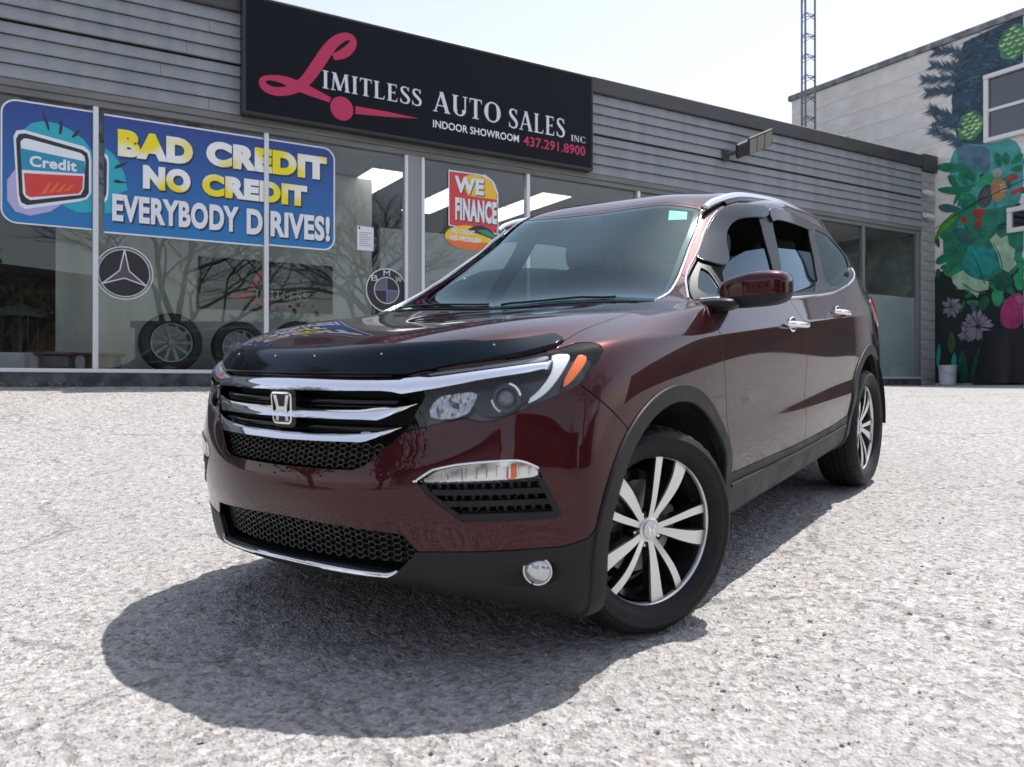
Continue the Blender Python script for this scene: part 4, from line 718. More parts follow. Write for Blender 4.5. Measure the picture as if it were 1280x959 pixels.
def net_surface(P, step):
    nr, nc, _ = P.shape
    def pad(C):
        g = np.zeros((nr + 2, nc + 2, 3)); g[1:-1, 1:-1] = C
        g[1:-1, 0] = C[:, 1] * [1, -1, 1]; g[1:-1, -1] = C[:, -2] * [1, -1, 1]; g[-1] = g[-3] * [1, -1, 1]; g[0] = 2 * g[1] - g[2]; return g
    C = P.copy()
    for _ in range(3):
        g = pad(C); s = (g[:-2] + 4 * g[1:-1] + g[2:]) / 6; s = (s[:, :-2] + 4 * s[:, 1:-1] + s[:, 2:]) / 6
        C = C + (P - s); C[:, 0, 1] = 0; C[:, -1, 1] = 0; C[-1, :, 1] = 0
    g = pad(C)
    def par(axis):
        d = np.linalg.norm(np.diff(P, axis=axis), axis=-1).max(1 - axis); n = np.maximum(2, np.ceil(d / step).astype(int))
        return np.concatenate([i + np.arange(k) / k for i, k in enumerate(n)] + [[len(n)]])
    def Wm(p, n, der=False):
        i = np.minimum(p.astype(int), n - 2); t = p - i
        if der: w = np.stack([-3 * (1 - t) ** 2, 9 * t ** 2 - 12 * t, -9 * t ** 2 + 6 * t + 3, 3 * t ** 2], -1) / 6
        else: w = np.stack([(1 - t) ** 3, 3 * t ** 3 - 6 * t ** 2 + 4, -3 * t ** 3 + 3 * t ** 2 + 3 * t + 1, t ** 3], -1) / 6
        M = np.zeros((len(p), n + 2))
        for k in range(4): M[np.arange(len(p)), i + k] += w[:, k]
        return M
    u, v = par(1), par(0)
    A, B = Wm(v, nr), Wm(u, nc); dA, dB = Wm(v, nr, True), Wm(u, nc, True)
    ev = lambda a, b: np.einsum('ai,bj,ijk->abk', a, b, g, optimize=True)
    S = ev(A, B); n = np.cross(ev(A, dB), ev(dA, B)); n /= np.linalg.norm(n, axis=-1, keepdims=True) + 1e-12
    if n[S.shape[0] // 3, 5, 0] < 0: n = -n
    n[-1, :] = (0, 0, 1); return S, n
MS, MN = net_surface(NET, .013)
nv_, nu_ = MS.shape[:2]
GV = MS.reshape(-1, 3); GN = MN.reshape(-1, 3)
ix = np.arange(nv_ * nu_).reshape(nv_, nu_); a_, b_, c_, d_ = ix[:-1, :-1].ravel(), ix[:-1, 1:].ravel(), ix[1:, 1:].ravel(), ix[1:, :-1].ravel()
GT = np.concatenate([np.stack([a_, b_, c_], 1), np.stack([a_, c_, d_], 1)])
# face winding must agree with the outward normals
fn = np.cross(GV[GT[:, 1]] - GV[GT[:, 0]], GV[GT[:, 2]] - GV[GT[:, 0]])
if (fn * GN[GT[:, 0]]).sum(1).mean() < 0: GT = GT[:, ::-1]
AZK = .95
PR = {'side': GV[:, [0, 2]], 'top': GV[:, :2], 'az': np.stack([np.arctan2(GV[:, 1], GV[:, 0] + .2) * AZK, GV[:, 2]], 1)}
def sdf(pts, poly, R_=.15):
    poly = np.asarray(poly, float); out = np.full(len(pts), R_)
    lo, hi = poly.min(0) - R_, poly.max(0) + R_
    k = np.where(((pts > lo) & (pts < hi)).all(1))[0]
    if len(k) == 0: return out
    p = pts[k]; d = np.full(len(k), 1e9); ins = np.zeros(len(k), bool)
    for A, B in zip(poly, np.roll(poly, -1, 0)):
        e = B - A; w = p - A; t = np.clip((w @ e) / (e @ e + 1e-12), 0, 1); q = w - t[:, None] * e; d = np.minimum(d, (q * q).sum(1))
        if A[1] != B[1]:
            c = ((A[1] > p[:, 1]) != (B[1] > p[:, 1])) & (p[:, 0] < (B[0] - A[0]) * (p[:, 1] - A[1]) / (B[1] - A[1]) + A[0]); ins ^= c
    d = np.sqrt(d); out[k] = np.where(ins, -d, d); return out
def field(kind, poly, smooth=0):
    P = np.asarray(poly, float)
    if kind == 'az': P = np.stack([np.radians(P[:, 0]) * AZK, P[:, 1]], 1)
    if smooth: P = chaikin(P, smooth)
    return sdf(PR[kind], P)
def clip(V, A, T, f):
    inn = f < 0; c = inn[T].sum(1); keep = T[c == 3]; out = [keep]; nV, nA = [V], [A]
    m = (c == 1) | (c == 2)
    if m.any():
        P = T[m]; s = inn[P]; one = s.sum(1) == 1
        odd = np.where(one, s.argmax(1), (~s).argmax(1)); r = np.arange(len(P))
        a, b, cc = P[r, odd], P[r, (odd + 1) % 3], P[r, (odd + 2) % 3]
        E = np.concatenate([np.stack([a, b], 1), np.stack([a, cc], 1)]); E.sort(1)
        U, inv = np.unique(E, axis=0, return_inverse=True); inv = inv.ravel()
        t = (f[U[:, 0]] / (f[U[:, 0]] - f[U[:, 1]]))[:, None]
        nV.append(V[U[:, 0]] * (1 - t) + V[U[:, 1]] * t); nA.append(A[U[:, 0]] * (1 - t) + A[U[:, 1]] * t)
        ab, ac = inv[:len(P)] + len(V), inv[len(P):] + len(V)
        out.append(np.stack([a, ab, ac], 1)[one]); o = ~one
        out.append(np.stack([b, cc, ac], 1)[o]); out.append(np.stack([b, ac, ab], 1)[o])
    T2 = np.concatenate(out); V2 = np.concatenate(nV); A2 = np.concatenate(nA)
    us = np.unique(T2); mp = np.zeros(len(V2), int); mp[us] = np.arange(len(us))
    return V2[us], A2[us], mp[T2]
def region(ins=(), outs=(), g=.0022, extra=()):
    """the piece of the master surface inside some fields and outside others, a shut-line clear of its neighbours"""
    fs = [F[k] + g if isinstance(k, str) else k for k in ins] + [g - F[k] for k in outs] + list(extra)
    ok = np.ones(len(GT), bool)
    for f in fs: ok &= (f[GT] < 0).any(1)
    T = GT[ok]; us = np.unique(T); mp = np.zeros(len(GV), int); mp[us] = np.arange(len(us)); T = mp[T]
    V = GV[us]; A = np.concatenate([GN[us]] + [f[us][:, None] for f in fs], 1)
    for i in range(len(fs)):
        if len(T) == 0: break
        V, A, T = clip(V, A, T, A[:, 3 + i])
    n = A[:, :3]; n = n / (np.linalg.norm(n, axis=1, keepdims=True) + 1e-12)
    return V, n, T
def rim_edges(V, T):
    E = np.concatenate([T[:, [0, 1]], T[:, [1, 2]], T[:, [2, 0]]]); k = np.sort(E, 1); _, i, cnt = np.unique(k, axis=0, return_index=True, return_counts=True)
    B = E[i[cnt == 1]]; return B[~((np.abs(V[B[:, 0], 1]) < 1e-4) & (np.abs(V[B[:, 1], 1]) < 1e-4))]
def shell(V, n, T, off=0., thick=.012, roll=.0022):
    """a panel: outer skin, a small rolled edge and a return flange"""
    B = rim_edges(V, T); Vo = V + n * off; bi = np.unique(B); mp = np.full(len(V), -1); mp[bi] = np.arange(len(bi))
    out = np.zeros_like(V)
    for a, b in ((0, 1), (1, 0)):
        pass
    e = V[B[:, 1]] - V[B[:, 0]]; e /= np.linalg.norm(e, axis=1, keepdims=True) + 1e-12
    sidev = np.cross(e, n[B[:, 0]]); np.add.at(out, B[:, 0], sidev); np.add.at(out, B[:, 1], sidev)
    out = out[bi]; out /= np.linalg.norm(out, axis=1, keepdims=True) + 1e-9
    r1 = Vo[bi] + out * roll * .7 - n[bi] * roll * .5; r2 = Vo[bi] + out * roll - n[bi] * roll * 2; r3 = Vo[bi] + out * roll * .6 - n[bi] * thick
    k = len(V); m = len(bi); VV = np.concatenate([Vo, r1, r2, r3]); NN = np.concatenate([n, n[bi] * .7 + out * .7, out, out])
    q0, q1 = mp[B[:, 0]], mp[B[:, 1]]
    TT = [T]
    rows = [B, np.stack([q0, q1], 1) + k, np.stack([q0, q1], 1) + k + m, np.stack([q0, q1], 1) + k + 2 * m]
    for A_, C_ in zip(rows[:-1], rows[1:]): TT += [np.stack([A_[:, 1], A_[:, 0], C_[:, 0]], 1), np.stack([A_[:, 1], C_[:, 0], C_[:, 1]], 1)]
    return VV, NN, np.concatenate(TT)
def tri_mesh(name, V, Nn, T):
    me = bpy.data.meshes.new(name); me.vertices.add(len(V)); me.vertices.foreach_set("co", np.ascontiguousarray(V, np.float32).ravel())
    me.loops.add(len(T) * 3); me.loops.foreach_set("vertex_index", np.ascontiguousarray(T, np.int32).ravel())
    me.polygons.add(len(T)); me.polygons.foreach_set("loop_start", np.arange(len(T), dtype=np.int32) * 3)
    me.polygons.foreach_set("use_smooth", np.ones(len(T), bool)); me.update(calc_edges=True); me.validate()
    if Nn is not None: 
        Nn = Nn / (np.linalg.norm(Nn, axis=1, keepdims=True) + 1e-12); me.normals_split_custom_set_from_vertices(Nn.tolist())
    return me
FL = np.array([1, -1, 1.])
def put(name, VNT, m, parent, mode='pair'):
    """mode both: one mesh across the centre line; pair: a left and a right piece"""
    V, n, T = VNT
    if len(T) == 0: return []
    if mode == 'both':
        return [link(name, tri_mesh(name, np.concatenate([V, V * FL]), np.concatenate([n, n * FL]), np.concatenate([T, T[:, ::-1] + len(V)])), m, parent)]
    ps = parent if isinstance(parent, (list, tuple)) else [parent, parent]
    return [link(name, tri_mesh(name, V, n, T), m, ps[0]), link(name, tri_mesh(name, V * FL, n * FL, T[:, ::-1]), m, ps[1])]
def panel(name, ins, outs, m, parent, off=0., thick=.014, mode='pair', g=.0028, extra=(), roll=.0022):
    return put(name, shell(*region(ins, outs, g, extra), off=off, thick=thick, roll=roll), m, parent, mode)
def mirror_mb(mb):
    r = MB(); r.V = [(x, -y, z) for x, y, z in mb.V]; r.F = [tuple(reversed(f)) for f in mb.F]; r.M = list(mb.M); r.S = list(mb.S); return r
def pair(mb, name, m, parent, angle=None):
    ps = parent if isinstance(parent, (list, tuple)) else [parent, parent]
    return [mb.obj(name, m, ps[0], angle), mirror_mb(mb).obj(name, m, ps[1], angle)]
# look-ups on the surface
def front_pt(y, z, off=0.):
    k = nu_ // 2; xs, zs, ns = [], [], []
    for r in range(0, nv_, 2):
        row = MS[r, :k]
        j = np.searchsorted(row[:, 1], y)
        if j <= 0: j = 1
        if j >= k: continue
        t = (y - row[j - 1, 1]) / (row[j, 1] - row[j - 1, 1] + 1e-9); p = row[j - 1] * (1 - t) + row[j] * t
        if row[j - 1, 0] < .1: continue
        xs.append(p[0]); zs.append(p[2]); ns.append(MN[r, j])
    zs = np.array(zs); o = np.argsort(zs); x = np.interp(z, zs[o], np.array(xs)[o]); n = ns[int(np.abs(zs - z).argmin())]
    return np.array([x, y, z]) + n * off
_sk = (GV[:, 1] > .45)
_SV, _SN = GV[_sk], GN[_sk]
def side_pt(x, z, off=0.):
    k = np.argmin((_SV[:, 0] - x) ** 2 + (_SV[:, 2] - z) ** 2); return np.array([x, _SV[k, 1], z]) + _SN[k] * off
# ---------------- car materials
def _paint(t, b):
    tc = N_(t, "ShaderNodeTexCoord"); n = N_(t, "ShaderNodeTexVoronoi", Scale=900.); t.links.new(tc.outputs["Object"], n.inputs["Vector"])
    bp = N_(t, "ShaderNodeBump", Strength=.10, Distance=.0006); t.links.new(n.outputs[0], bp.inputs["Height"]); t.links.new(bp.outputs[0], b.inputs["Normal"])
    lw = N_(t, "ShaderNodeLayerWeight", Blend=.35); mx = N_(t, "ShaderNodeMix", data_type='RGBA')
    mx.inputs[6].default_value = (.043, .0046, .0074, 1); mx.inputs[7].default_value = (.012, .0022, .0040, 1)
    t.links.new(lw.outputs["Facing"], mx.inputs[0]); t.links.new(mx.outputs[2], b.inputs["Base Color"])
    b.inputs["Specular Tint"].default_value = (.34, .09, .12, 1); b.inputs["Coat IOR"].default_value = 1.42
    dn_ = N_(t, "ShaderNodeTexNoise", Scale=3.5, Detail=7.); t.links.new(tc.outputs["Object"], dn_.inputs["Vector"]); dr = N_(t, "ShaderNodeMapRange"); dr.inputs[1].default_value = .45; dr.inputs[2].default_value = .8; dr.inputs[3].default_value = .008; dr.inputs[4].default_value = .07
    t.links.new(dn_.outputs[0], dr.inputs[0]); t.links.new(dr.outputs[0], b.inputs["Coat Roughness"])
M_paint = mat("maroon_metallic_paint", (.07, .006, .011), .34, .55, 1.0, .012, build=_paint)
M_plast = mat("black_cladding_plastic", (.013, .0135, .015), .5, spec=.28, build=noise_col((.011, .0115, .0125), (.018, .0185, .020), 9, bump=.15, bscale=400, rough=(.42, .58)))
M_under = mat("matte_black", (.008, .008, .008), .8)
M_gloss = mat("gloss_black_trim", (.005, .005, .006), .14, spec=.4)
M_surr = mat("satin_black_trim", (.006, .006, .007), .35, spec=.22)
M_chrome = mat("chrome", (.82, .83, .85), .06, 1.0)
M_satin = mat("satin_silver", (.62, .63, .64), .22, 1.0)
M_smoke = mat("smoked_acrylic", (.003, .004, .006), .12, spec=.35)
M_smoke.node_tree.nodes["Principled BSDF"].inputs["Specular Tint"].default_value = (.55, .78, 1.0, 1)  # blue put into the reflections, standing in for a bluer sky
M_rubber = mat("tyre_rubber", (.018, .018, .019), .62, spec=.28, build=noise_col((.007, .007, .0075), (.012, .0115, .011), 14, bump=.2, bscale=160, rough=(.5, .68)))
M_wsg = glass("windshield_glass", (.56, .72, .70), 1.75, (.70, .92, .97))  # reflection colour tinted teal so the mirrored sky looks bluer
M_win = glass("tinted_side_glass", (.16, .20, .21), 1.6, (.66, .86, 1.0))  # sky blue painted into the reflection colour
M_lens = glass("clear_lens", (.93, .94, .95), 1.45)
M_int = mat("interior_charcoal", (.05, .05, .05), .7)
M_intl = mat("interior_grey", (.20, .195, .185), .75)
M_white = mat("lamp_white", (.86, .89, .89), .3)
M_amber = mat("amber_lens", (.95, .20, .045), .3)
M_red = mat("red_lens", (.55, .015, .02), .12, coat=.8)
M_reflr = mat("lamp_reflector", (.75, .77, .79), .12, 1.0)
M_hsg = mat("lamp_housing_dark", (.03, .034, .038), .25, coat=.3)
# ---------------- outlines (azimuth degrees and height, side view, top view)
HL = [(25.7,.78),(29.1,.887),(27.9,.951),(38.1,.977),(44.7,.992),(51,1.012),(55,1.028),(57.5,1.029),(59,1.02),(59.1,1.006),(57.3,.971),(53.5,.908),(50.2,.883),(45.1,.846),(40.3,.814),(37.8,.810),(35.6,.822),(31.6,.806)]
GR = [(-5,.945),(27.4,.945),(29.1,.887),(25.7,.78),(21.5,.719),(18.7,.678),(16.5,.664),(9.8,.661),(-5,.658)]
LG = [(-5,.488),(2.4,.488),(15.9,.48),(24.8,.468),(27.2,.416),(23.4,.347),(13.6,.358),(-5,.356)]
TP = [(27.78,.637),(29.95,.667),(34.66,.686),(42.3,.695),(44.6,.687),(46,.667),(49.14,.534),(48.45,.52),(34.6,.517),(29.9,.59)]
TURN = [(27.78,.637),(29.95,.667),(34.66,.686),(42.3,.695),(44.6,.687),(46,.667),(46.5,.645),(44.5,.637),(36.6,.633),(29.3,.630)]
CLADL = [(27.2,.416),(40.15,.424),(49,.429),(53.4,.451),(55.4,.493),(57,.55)]
HOODL = [(-5,.952),(10.6,.953),(26,.950),(27.6,.957),(34.8,.980),(44.7,.996),(51.2,1.019),(53.5,1.040)]
WS = [(-.30,-.1),(-.30,.30),(-.305,.55),(-.33,.70),(-.37,.737),(-.468,.743),(-.658,.701),(-.857,.650),(-1.066,.607),(-1.165,.578),(-1.165,.55),(-1.075,.32),(-1.05,.146),(-1.045,-.1)]
HOODT = [(-.215,-.1),(-.215,.3),(-.225,.56),(-.27,.70),(-.235,.775),(-.156,.803),(.008,.797),(.21,.80),(.371,.805),(.445,.812),(.9,.84),(1.3,.84),(1.3,-.1)]
FENDER = [(.475,.915),(.62,1.10),(-.30,1.32),(-.653,1.283),(-.648,1.264),(-.636,1.241),(-.52,1.20),(-.455,1.162),(-.442,1.15),(-.391,1.096),(-.409,.998),(-.446,.834),(-.47,.677),(-.488,.472),(-.3,.3),(.2,.6),(.306,.759),(.423,.857)]
DOORF = [(-.44,1.19),(-.442,1.15),(-.391,1.096),(-.409,.998),(-.446,.834),(-.47,.677),(-.488,.472),(-1.458,.472),(-1.427,.656),(-1.455,.80),(-1.465,.846),(-1.439,.943),(-1.41,1.051),(-1.368,1.136),(-1.36,1.24),(-.6,1.24)]
DOORR = [(-1.36,1.24),(-1.368,1.136),(-1.41,1.051),(-1.439,.943),(-1.465,.846),(-1.455,.80),(-1.427,.656),(-1.458,.472),(-2.0,.484),(-2.21,.50),(-2.30,.60),(-2.38,.72),(-2.44,.83),(-2.409,.946),(-2.345,1.039),(-2.30,1.135),(-2.264,1.20),(-2.0,1.24)]
DLO = [(-.469,1.161),(-.66,1.262),(-.859,1.36),(-1.014,1.452),(-1.134,1.531),(-1.216,1.576),(-1.288,1.603),(-1.369,1.619),(-1.485,1.628),(-1.664,1.631),(-1.89,1.628),(-2.165,1.617),(-2.45,1.602),(-2.70,1.575),(-2.86,1.52),(-2.93,1.44),(-2.94,1.36),(-2.86,1.318),(-2.70,1.285),(-2.495,1.243),(-2.198,1.203),(-1.958,1.186),(-1.366,1.167),(-.90,1.168),(-.617,1.169)]
ROOFT = [(-1.075,-.1),(-1.08,.146),(-1.105,.32),(-1.19,.545),(-1.30,.585),(-1.5,.60),(-1.9,.615),(-2.3,.61),(-2.65,.585),(-2.92,.52),(-3.05,.40),(-3.12,.2),(-3.13,-.1)]
F = {}
F['hl'] = field('az', HL); F['gr'] = field('az', GR); F['lg'] = field('az', LG); F['tp'] = field('az', TP)
F['turn'] = field('az', TURN, 1)
F['clad'] = field('az', [(-5,.05),(75,.05),(75,.62),(60,.60)] + CLADL[::-1] + [(-5,.416)])
F['bump'] = field('az', [(-5,.416)] + CLADL + [(60,.62),(62.5,.759),(56.6,.857),(53.5,.906),(51,.93),(45,.955),(30,.962),(-5,.949)])
F['hood_az'] = field('az', HOODL + [(62,1.03),(130,1.0),(130,1.5),(-5,1.5)]); F['hood_top'] = field('top', HOODT)
F['hood'] = np.maximum(F['hood_az'], F['hood_top'])
F['ws'] = field('top', WS); F['ws'] = np.where(GV[:, 2] > 1.08, F['ws'], .15)
F['cowl'] = field('top', [(-.215,-.1),(-.215,.3),(-.225,.56),(-.27,.70),(-.33,.745),(-.40,.755),(-.40,-.1)]); F['cowl'] = np.maximum(F['cowl'], -F['ws'])
sidey = GV[:, 1] > .5
def sf(poly, s=0): return np.where(sidey, field('side', poly, s), .15)
F['fender'] = sf(FENDER); F['doorf'] = sf(DOORF); F['doorr'] = sf(DOORR); F['dlo'] = sf(DLO)
F['roof'] = np.where(GV[:, 2] > 1.5, field('top', ROOFT), .15)
def circ(cx_, cz, r): return np.where(GV[:, 1] > .6, np.hypot(GV[:, 0] - cx_, GV[:, 2] - cz) - r, .15)
dn = lambda cx_, r: np.where(GV[:, 1] > .6, np.maximum(np.abs(GV[:, 0] - cx_) - r, GV[:, 2] - .36), .15)
AC, RC = (-.02, .36), (-2.80, .37)
F['afo'] = np.minimum(circ(*AC, .503), dn(AC[0], .503)); F['afi'] = np.minimum(circ(*AC, .452), dn(AC[0], .452))
F['aro'] = np.minimum(circ(*RC, .508), dn(RC[0], .508)); F['ari'] = np.minimum(circ(*RC, .456), dn(RC[0], .456))
F['rock'] = sf([(-.49,.472),(-1.458,.472),(-2.0,.484),(-2.25,.503),(-2.35,.503),(-2.35,.05),(-.40,.05),(-.40,.472)])
F['rclad'] = np.where((GV[:, 0] < -2.9), GV[:, 2] - .56, .15)
F['rgl'] = np.where(GV[:, 0] < -2.9, sdf(np.stack([GV[:, 1], GV[:, 2]], 1), [(-.1,1.30),(.52,1.30),(.60,1.34),(.47,1.53),(-.1,1.55)]), .15)
F['tail'] = np.where(GV[:, 0] < -2.9, field('side', [(-3.12,1.13),(-3.18,1.16),(-3.70,1.20),(-4.2,1.20),(-4.2,.98),(-3.6,.96),(-3.42,1.0)]), .15)
F['tail'] = np.maximum(F['tail'], .42 - GV[:, 1])
SOLID = ['hl', 'gr', 'lg', 'tp', 'turn', 'clad', 'bump', 'hood', 'ws', 'cowl', 'fender', 'doorf', 'doorr', 'dlo', 'roof', 'afo', 'aro', 'rock', 'rclad', 'rgl', 'tail']
# ---------------- root
yaw, pit, rol = math.radians(36.6), math.radians(4.9), math.radians(-1.33)
Fw = np.array([-math.sin(yaw) * math.cos(pit), -math.cos(yaw) * math.cos(pit), -math.sin(pit)])
L0 = np.array([math.cos(yaw), -math.sin(yaw), 0]); U0 = np.cross(Fw, L0)
Lw = L0 * math.cos(rol) + U0 * math.sin(rol); Uw = np.cross(Fw, Lw)
CO = np.array([-.214, 3.456, HC - .837])
CM = Matrix([[Fw[i], Lw[i], Uw[i], CO[i]] for i in range(3)] + [[0, 0, 0, 1]])
car = empty("parked_car", mw=CM)
tag(car, "dark red metallic SUV with a black hood deflector, front wheels turned, on the gravel lot", "car")
# painted shell
bodyp = panel("body", [], SOLID, M_paint, car, mode='both')
hood = panel("hood", ['hood_az', 'hood_top'], [], M_paint, car, mode='both')[0]
roof = panel("roof", ['roof'], ['ws'], M_paint, car, mode='both')[0]
fend = panel("fender", ['fender'], ['hood', 'ws', 'hl', 'afo', 'dlo', 'cowl', 'bump'], M_paint, car)
bump = panel("front_bumper", ['bump'], ['hl', 'gr', 'lg', 'tp', 'afo', 'hood'], M_paint, car, mode='both')[0]
doorF = panel("door", ['doorf'], ['dlo', 'afo'], M_paint, car)
doorR = panel("door", ['doorr'], ['dlo', 'aro', 'doorf'], M_paint, car)
# cladding
fogc = np.array([.592, .814, .349])
F['fogp'] = field('az', [(38.6,.343),(40,.362),(43,.382),(46,.392),(48.6,.388),(49.6,.36),(49,.325),(46.5,.308),(43,.308),(40,.322)], 2)
clad = panel("lower_bumper", ['clad'], ['lg', 'afo', 'fogp', 'bump'], M_plast, car, off=.002, mode='both', thick=.02)[0]
panel("wheel_arch_trim", ['afo'], ['afi'], M_plast, car, off=.010, thick=.045, g=.001, roll=.006)
RCUT = np.where(GV[:, 0] < -2.85, .40 - GV[:, 2], -1.)
panel("wheel_arch_trim", ['aro'], ['ari'], M_plast, car, off=.010, thick=.045, g=.001, roll=.006, extra=[RCUT])
panel("sill_cladding", ['rock'], ['afo', 'aro'], M_plast, car, off=.002, thick=.02)
panel("rear_lower_bumper", ['rclad'], ['aro'], M_plast, car, off=.002, mode='both', extra=[RCUT])
panel("cowl_panel", ['cowl'], ['hood'], M_plast, car, off=-.012, mode='both', thick=.03)
# glass
put("windshield", region(['ws'], [], .004), M_wsg, car, 'both')
panel("windshield_frit", [F['ws'] + .002, -(F['ws'] + .022)], [], M_gloss, car, off=-.004, thick=.006, mode='both', g=0)
put("rear_window", region(['rgl'], [], .003), M_win, car, 'both')
panel("tail_light", ['tail'], [], M_red, car, off=.006)
# side windows
WQ = [(-.56,1.185),(-.70,1.262),(-.80,1.315),(-.705,1.185)]
WF = [(-.745,1.185),(-.845,1.335),(-1.02,1.44),(-1.14,1.515),(-1.23,1.562),(-1.32,1.588),(-1.44,1.602),(-1.535,1.605),(-1.37,1.275),(-1.325,1.185)]
WR = [(-1.42,1.188),(-1.50,1.30),(-1.60,1.44),(-1.685,1.606),(-1.89,1.605),(-2.10,1.597),(-2.275,1.585),(-2.17,1.43),(-1.99,1.205)]
WB = [(-2.135,1.222),(-2.24,1.36),(-2.375,1.572),(-2.55,1.562),(-2.70,1.545),(-2.82,1.50),(-2.885,1.43),(-2.89,1.37),(-2.84,1.335),(-2.68,1.305),(-2.48,1.265),(-2.2,1.228)]
for k, p in (('wq', WQ), ('wf', WF), ('wr', WR), ('wb', WB)): F[k] = sf(p, 1)
trim = panel("window_surround", ['dlo'], ['wq', 'wf', 'wr', 'wb'], M_surr, car, off=-.001, thick=.02)
F['pf'] = sf([(-.70,1.15),(-.82,1.235),(-.88,1.285),(-.96,1.32),(-1.052,1.351),(-1.202,1.386),(-1.41,1.407),(-1.60,1.41),(-1.45,1.15)])
F['pr'] = sf([(-1.3,1.15),(-1.45,1.412),(-1.582,1.417),(-1.852,1.421),(-2.132,1.419),(-2.4,1.41),(-2.1,1.15)])
put("quarter_glass", shell(*region(['wq'], [], -.006), off=-.008, thick=.004), M_win, car)
put("door_glass", shell(*region(['wf', 'pf'], [], -.006), off=-.010, thick=.004), M_win, doorF)
put("door_glass", shell(*region(['wr', 'pr'], [], -.006), off=-.010, thick=.004), M_win, doorR)
put("rear_quarter_glass", shell(*region(['wb'], [], -.006), off=-.006, thick=.004), M_win, car)
# rain guards over the door windows
F['vf'] = sf([(-.80,1.335),(-.859,1.362),(-1.014,1.454),(-1.134,1.533),(-1.216,1.578),(-1.288,1.605),(-1.369,1.621),(-1.485,1.629),(-1.655,1.632),(-1.60,1.575),(-1.42,1.566),(-1.30,1.550),(-1.22,1.522),(-1.13,1.470),(-1.05,1.405),(-.985,1.345),(-.93,1.315),(-.87,1.305)], 1)
F['vr'] = sf([(-1.672,1.633),(-1.89,1.630),(-2.165,1.618),(-2.33,1.606),(-2.30,1.555),(-2.165,1.563),(-1.89,1.573),(-1.70,1.573),(-1.64,1.555),(-1.63,1.59)], 1)
panel("rain_guard", ['vf'], [], M_smoke, doorF, off=.012, thick=.016, g=0, roll=.004)
panel("rain_guard", ['vr'], [], M_smoke, doorR, off=.012, thick=.016, g=0, roll=.004)
# chrome belt and upper window strips
def strip_tube(pts, r, off, name, m, parent=car):
    P = chaikin(np.array([side_pt(x, z, off) for x, z in pts]), 2, False); mb = MB().tube(P, r, 8); return pair(mb, name, m, parent)
strip_tube([(-.475,1.155),(-.617,1.163),(-.9,1.163),(-1.366,1.162),(-1.65,1.172),(-1.958,1.182),(-2.198,1.199),(-2.40,1.227),(-2.495,1.240),(-2.70,1.282),(-2.86,1.315),(-2.935,1.352)], .008, .004, "belt_moulding", M_chrome)
strip_tube([(-.46,1.165),(-.66,1.27),(-.859,1.370),(-1.014,1.462),(-1.134,1.541),(-1.216,1.586)], .005, .002, "pillar_moulding", M_chrome)
wsP = chaikin(np.array([(-.36,.745),(-.468,.752),(-.658,.711),(-.857,.660),(-1.066,.617),(-1.18,.586)]), 2, False)
_tk = GV[:, 2] > 1.08; _TV, _TN = GV[_tk], GN[_tk]
def top_pt(x, y, off=0.):
    k = np.argmin((_TV[:, 0] - x) ** 2 + (_TV[:, 1] - y) ** 2); return np.array([x, y, _TV[k, 2]]) + _TN[k] * off
pair(MB().tube([top_pt(x, y, .001) for x, y in wsP], .007, 8), "windshield_moulding", M_satin, car)
# dark inner skin behind the gaps, lamps and grilles
put("inner_shell", (lambda V, n, T: (V - n * .034, n, T))(*region([], ['ws', 'wq', 'wf', 'wr', 'wb', 'rgl', 'afi', 'ari', 'hl', 'tp', 'gr', 'lg', 'fogp'], .004, [-GV[:, 2] + .26])), M_under, car, 'both')
# ---------------- hood deflector
DEFL = [(-5,.957),(10.6,.957),(26,.954),(27.6,.961),(34.8,.984),(44.7,1.000),(51.2,1.022),(53.6,1.043),(53.0,1.053),(45,1.040),(38.9,1.036),(35.5,1.041),(32,1.038),(22.3,1.034),(14.8,1.030),(3,1.027),(-5,1.027)]
F['defl'] = np.maximum(field('az', DEFL), .40 - GV[:, 0])
dfl = panel("hood_deflector", [F['defl']], [], M_smoke, car, off=.013, thick=.012, mode='both', g=0, roll=.005)[0]
for y, z in ((.10, 1.001), (.36, 1.006), (.66, 1.022)):
    for s in ((1, -1) if y else (1,)):
        p = front_pt(y, z, .014) * [1, s, 1]
        mb = MB(); mb.lathe([(.0001, .003), (.003, .0025), (.004, 0)], 10, axis='x'); mb.obj("clip_stud", M_satin, dfl, loc=p.tolist())
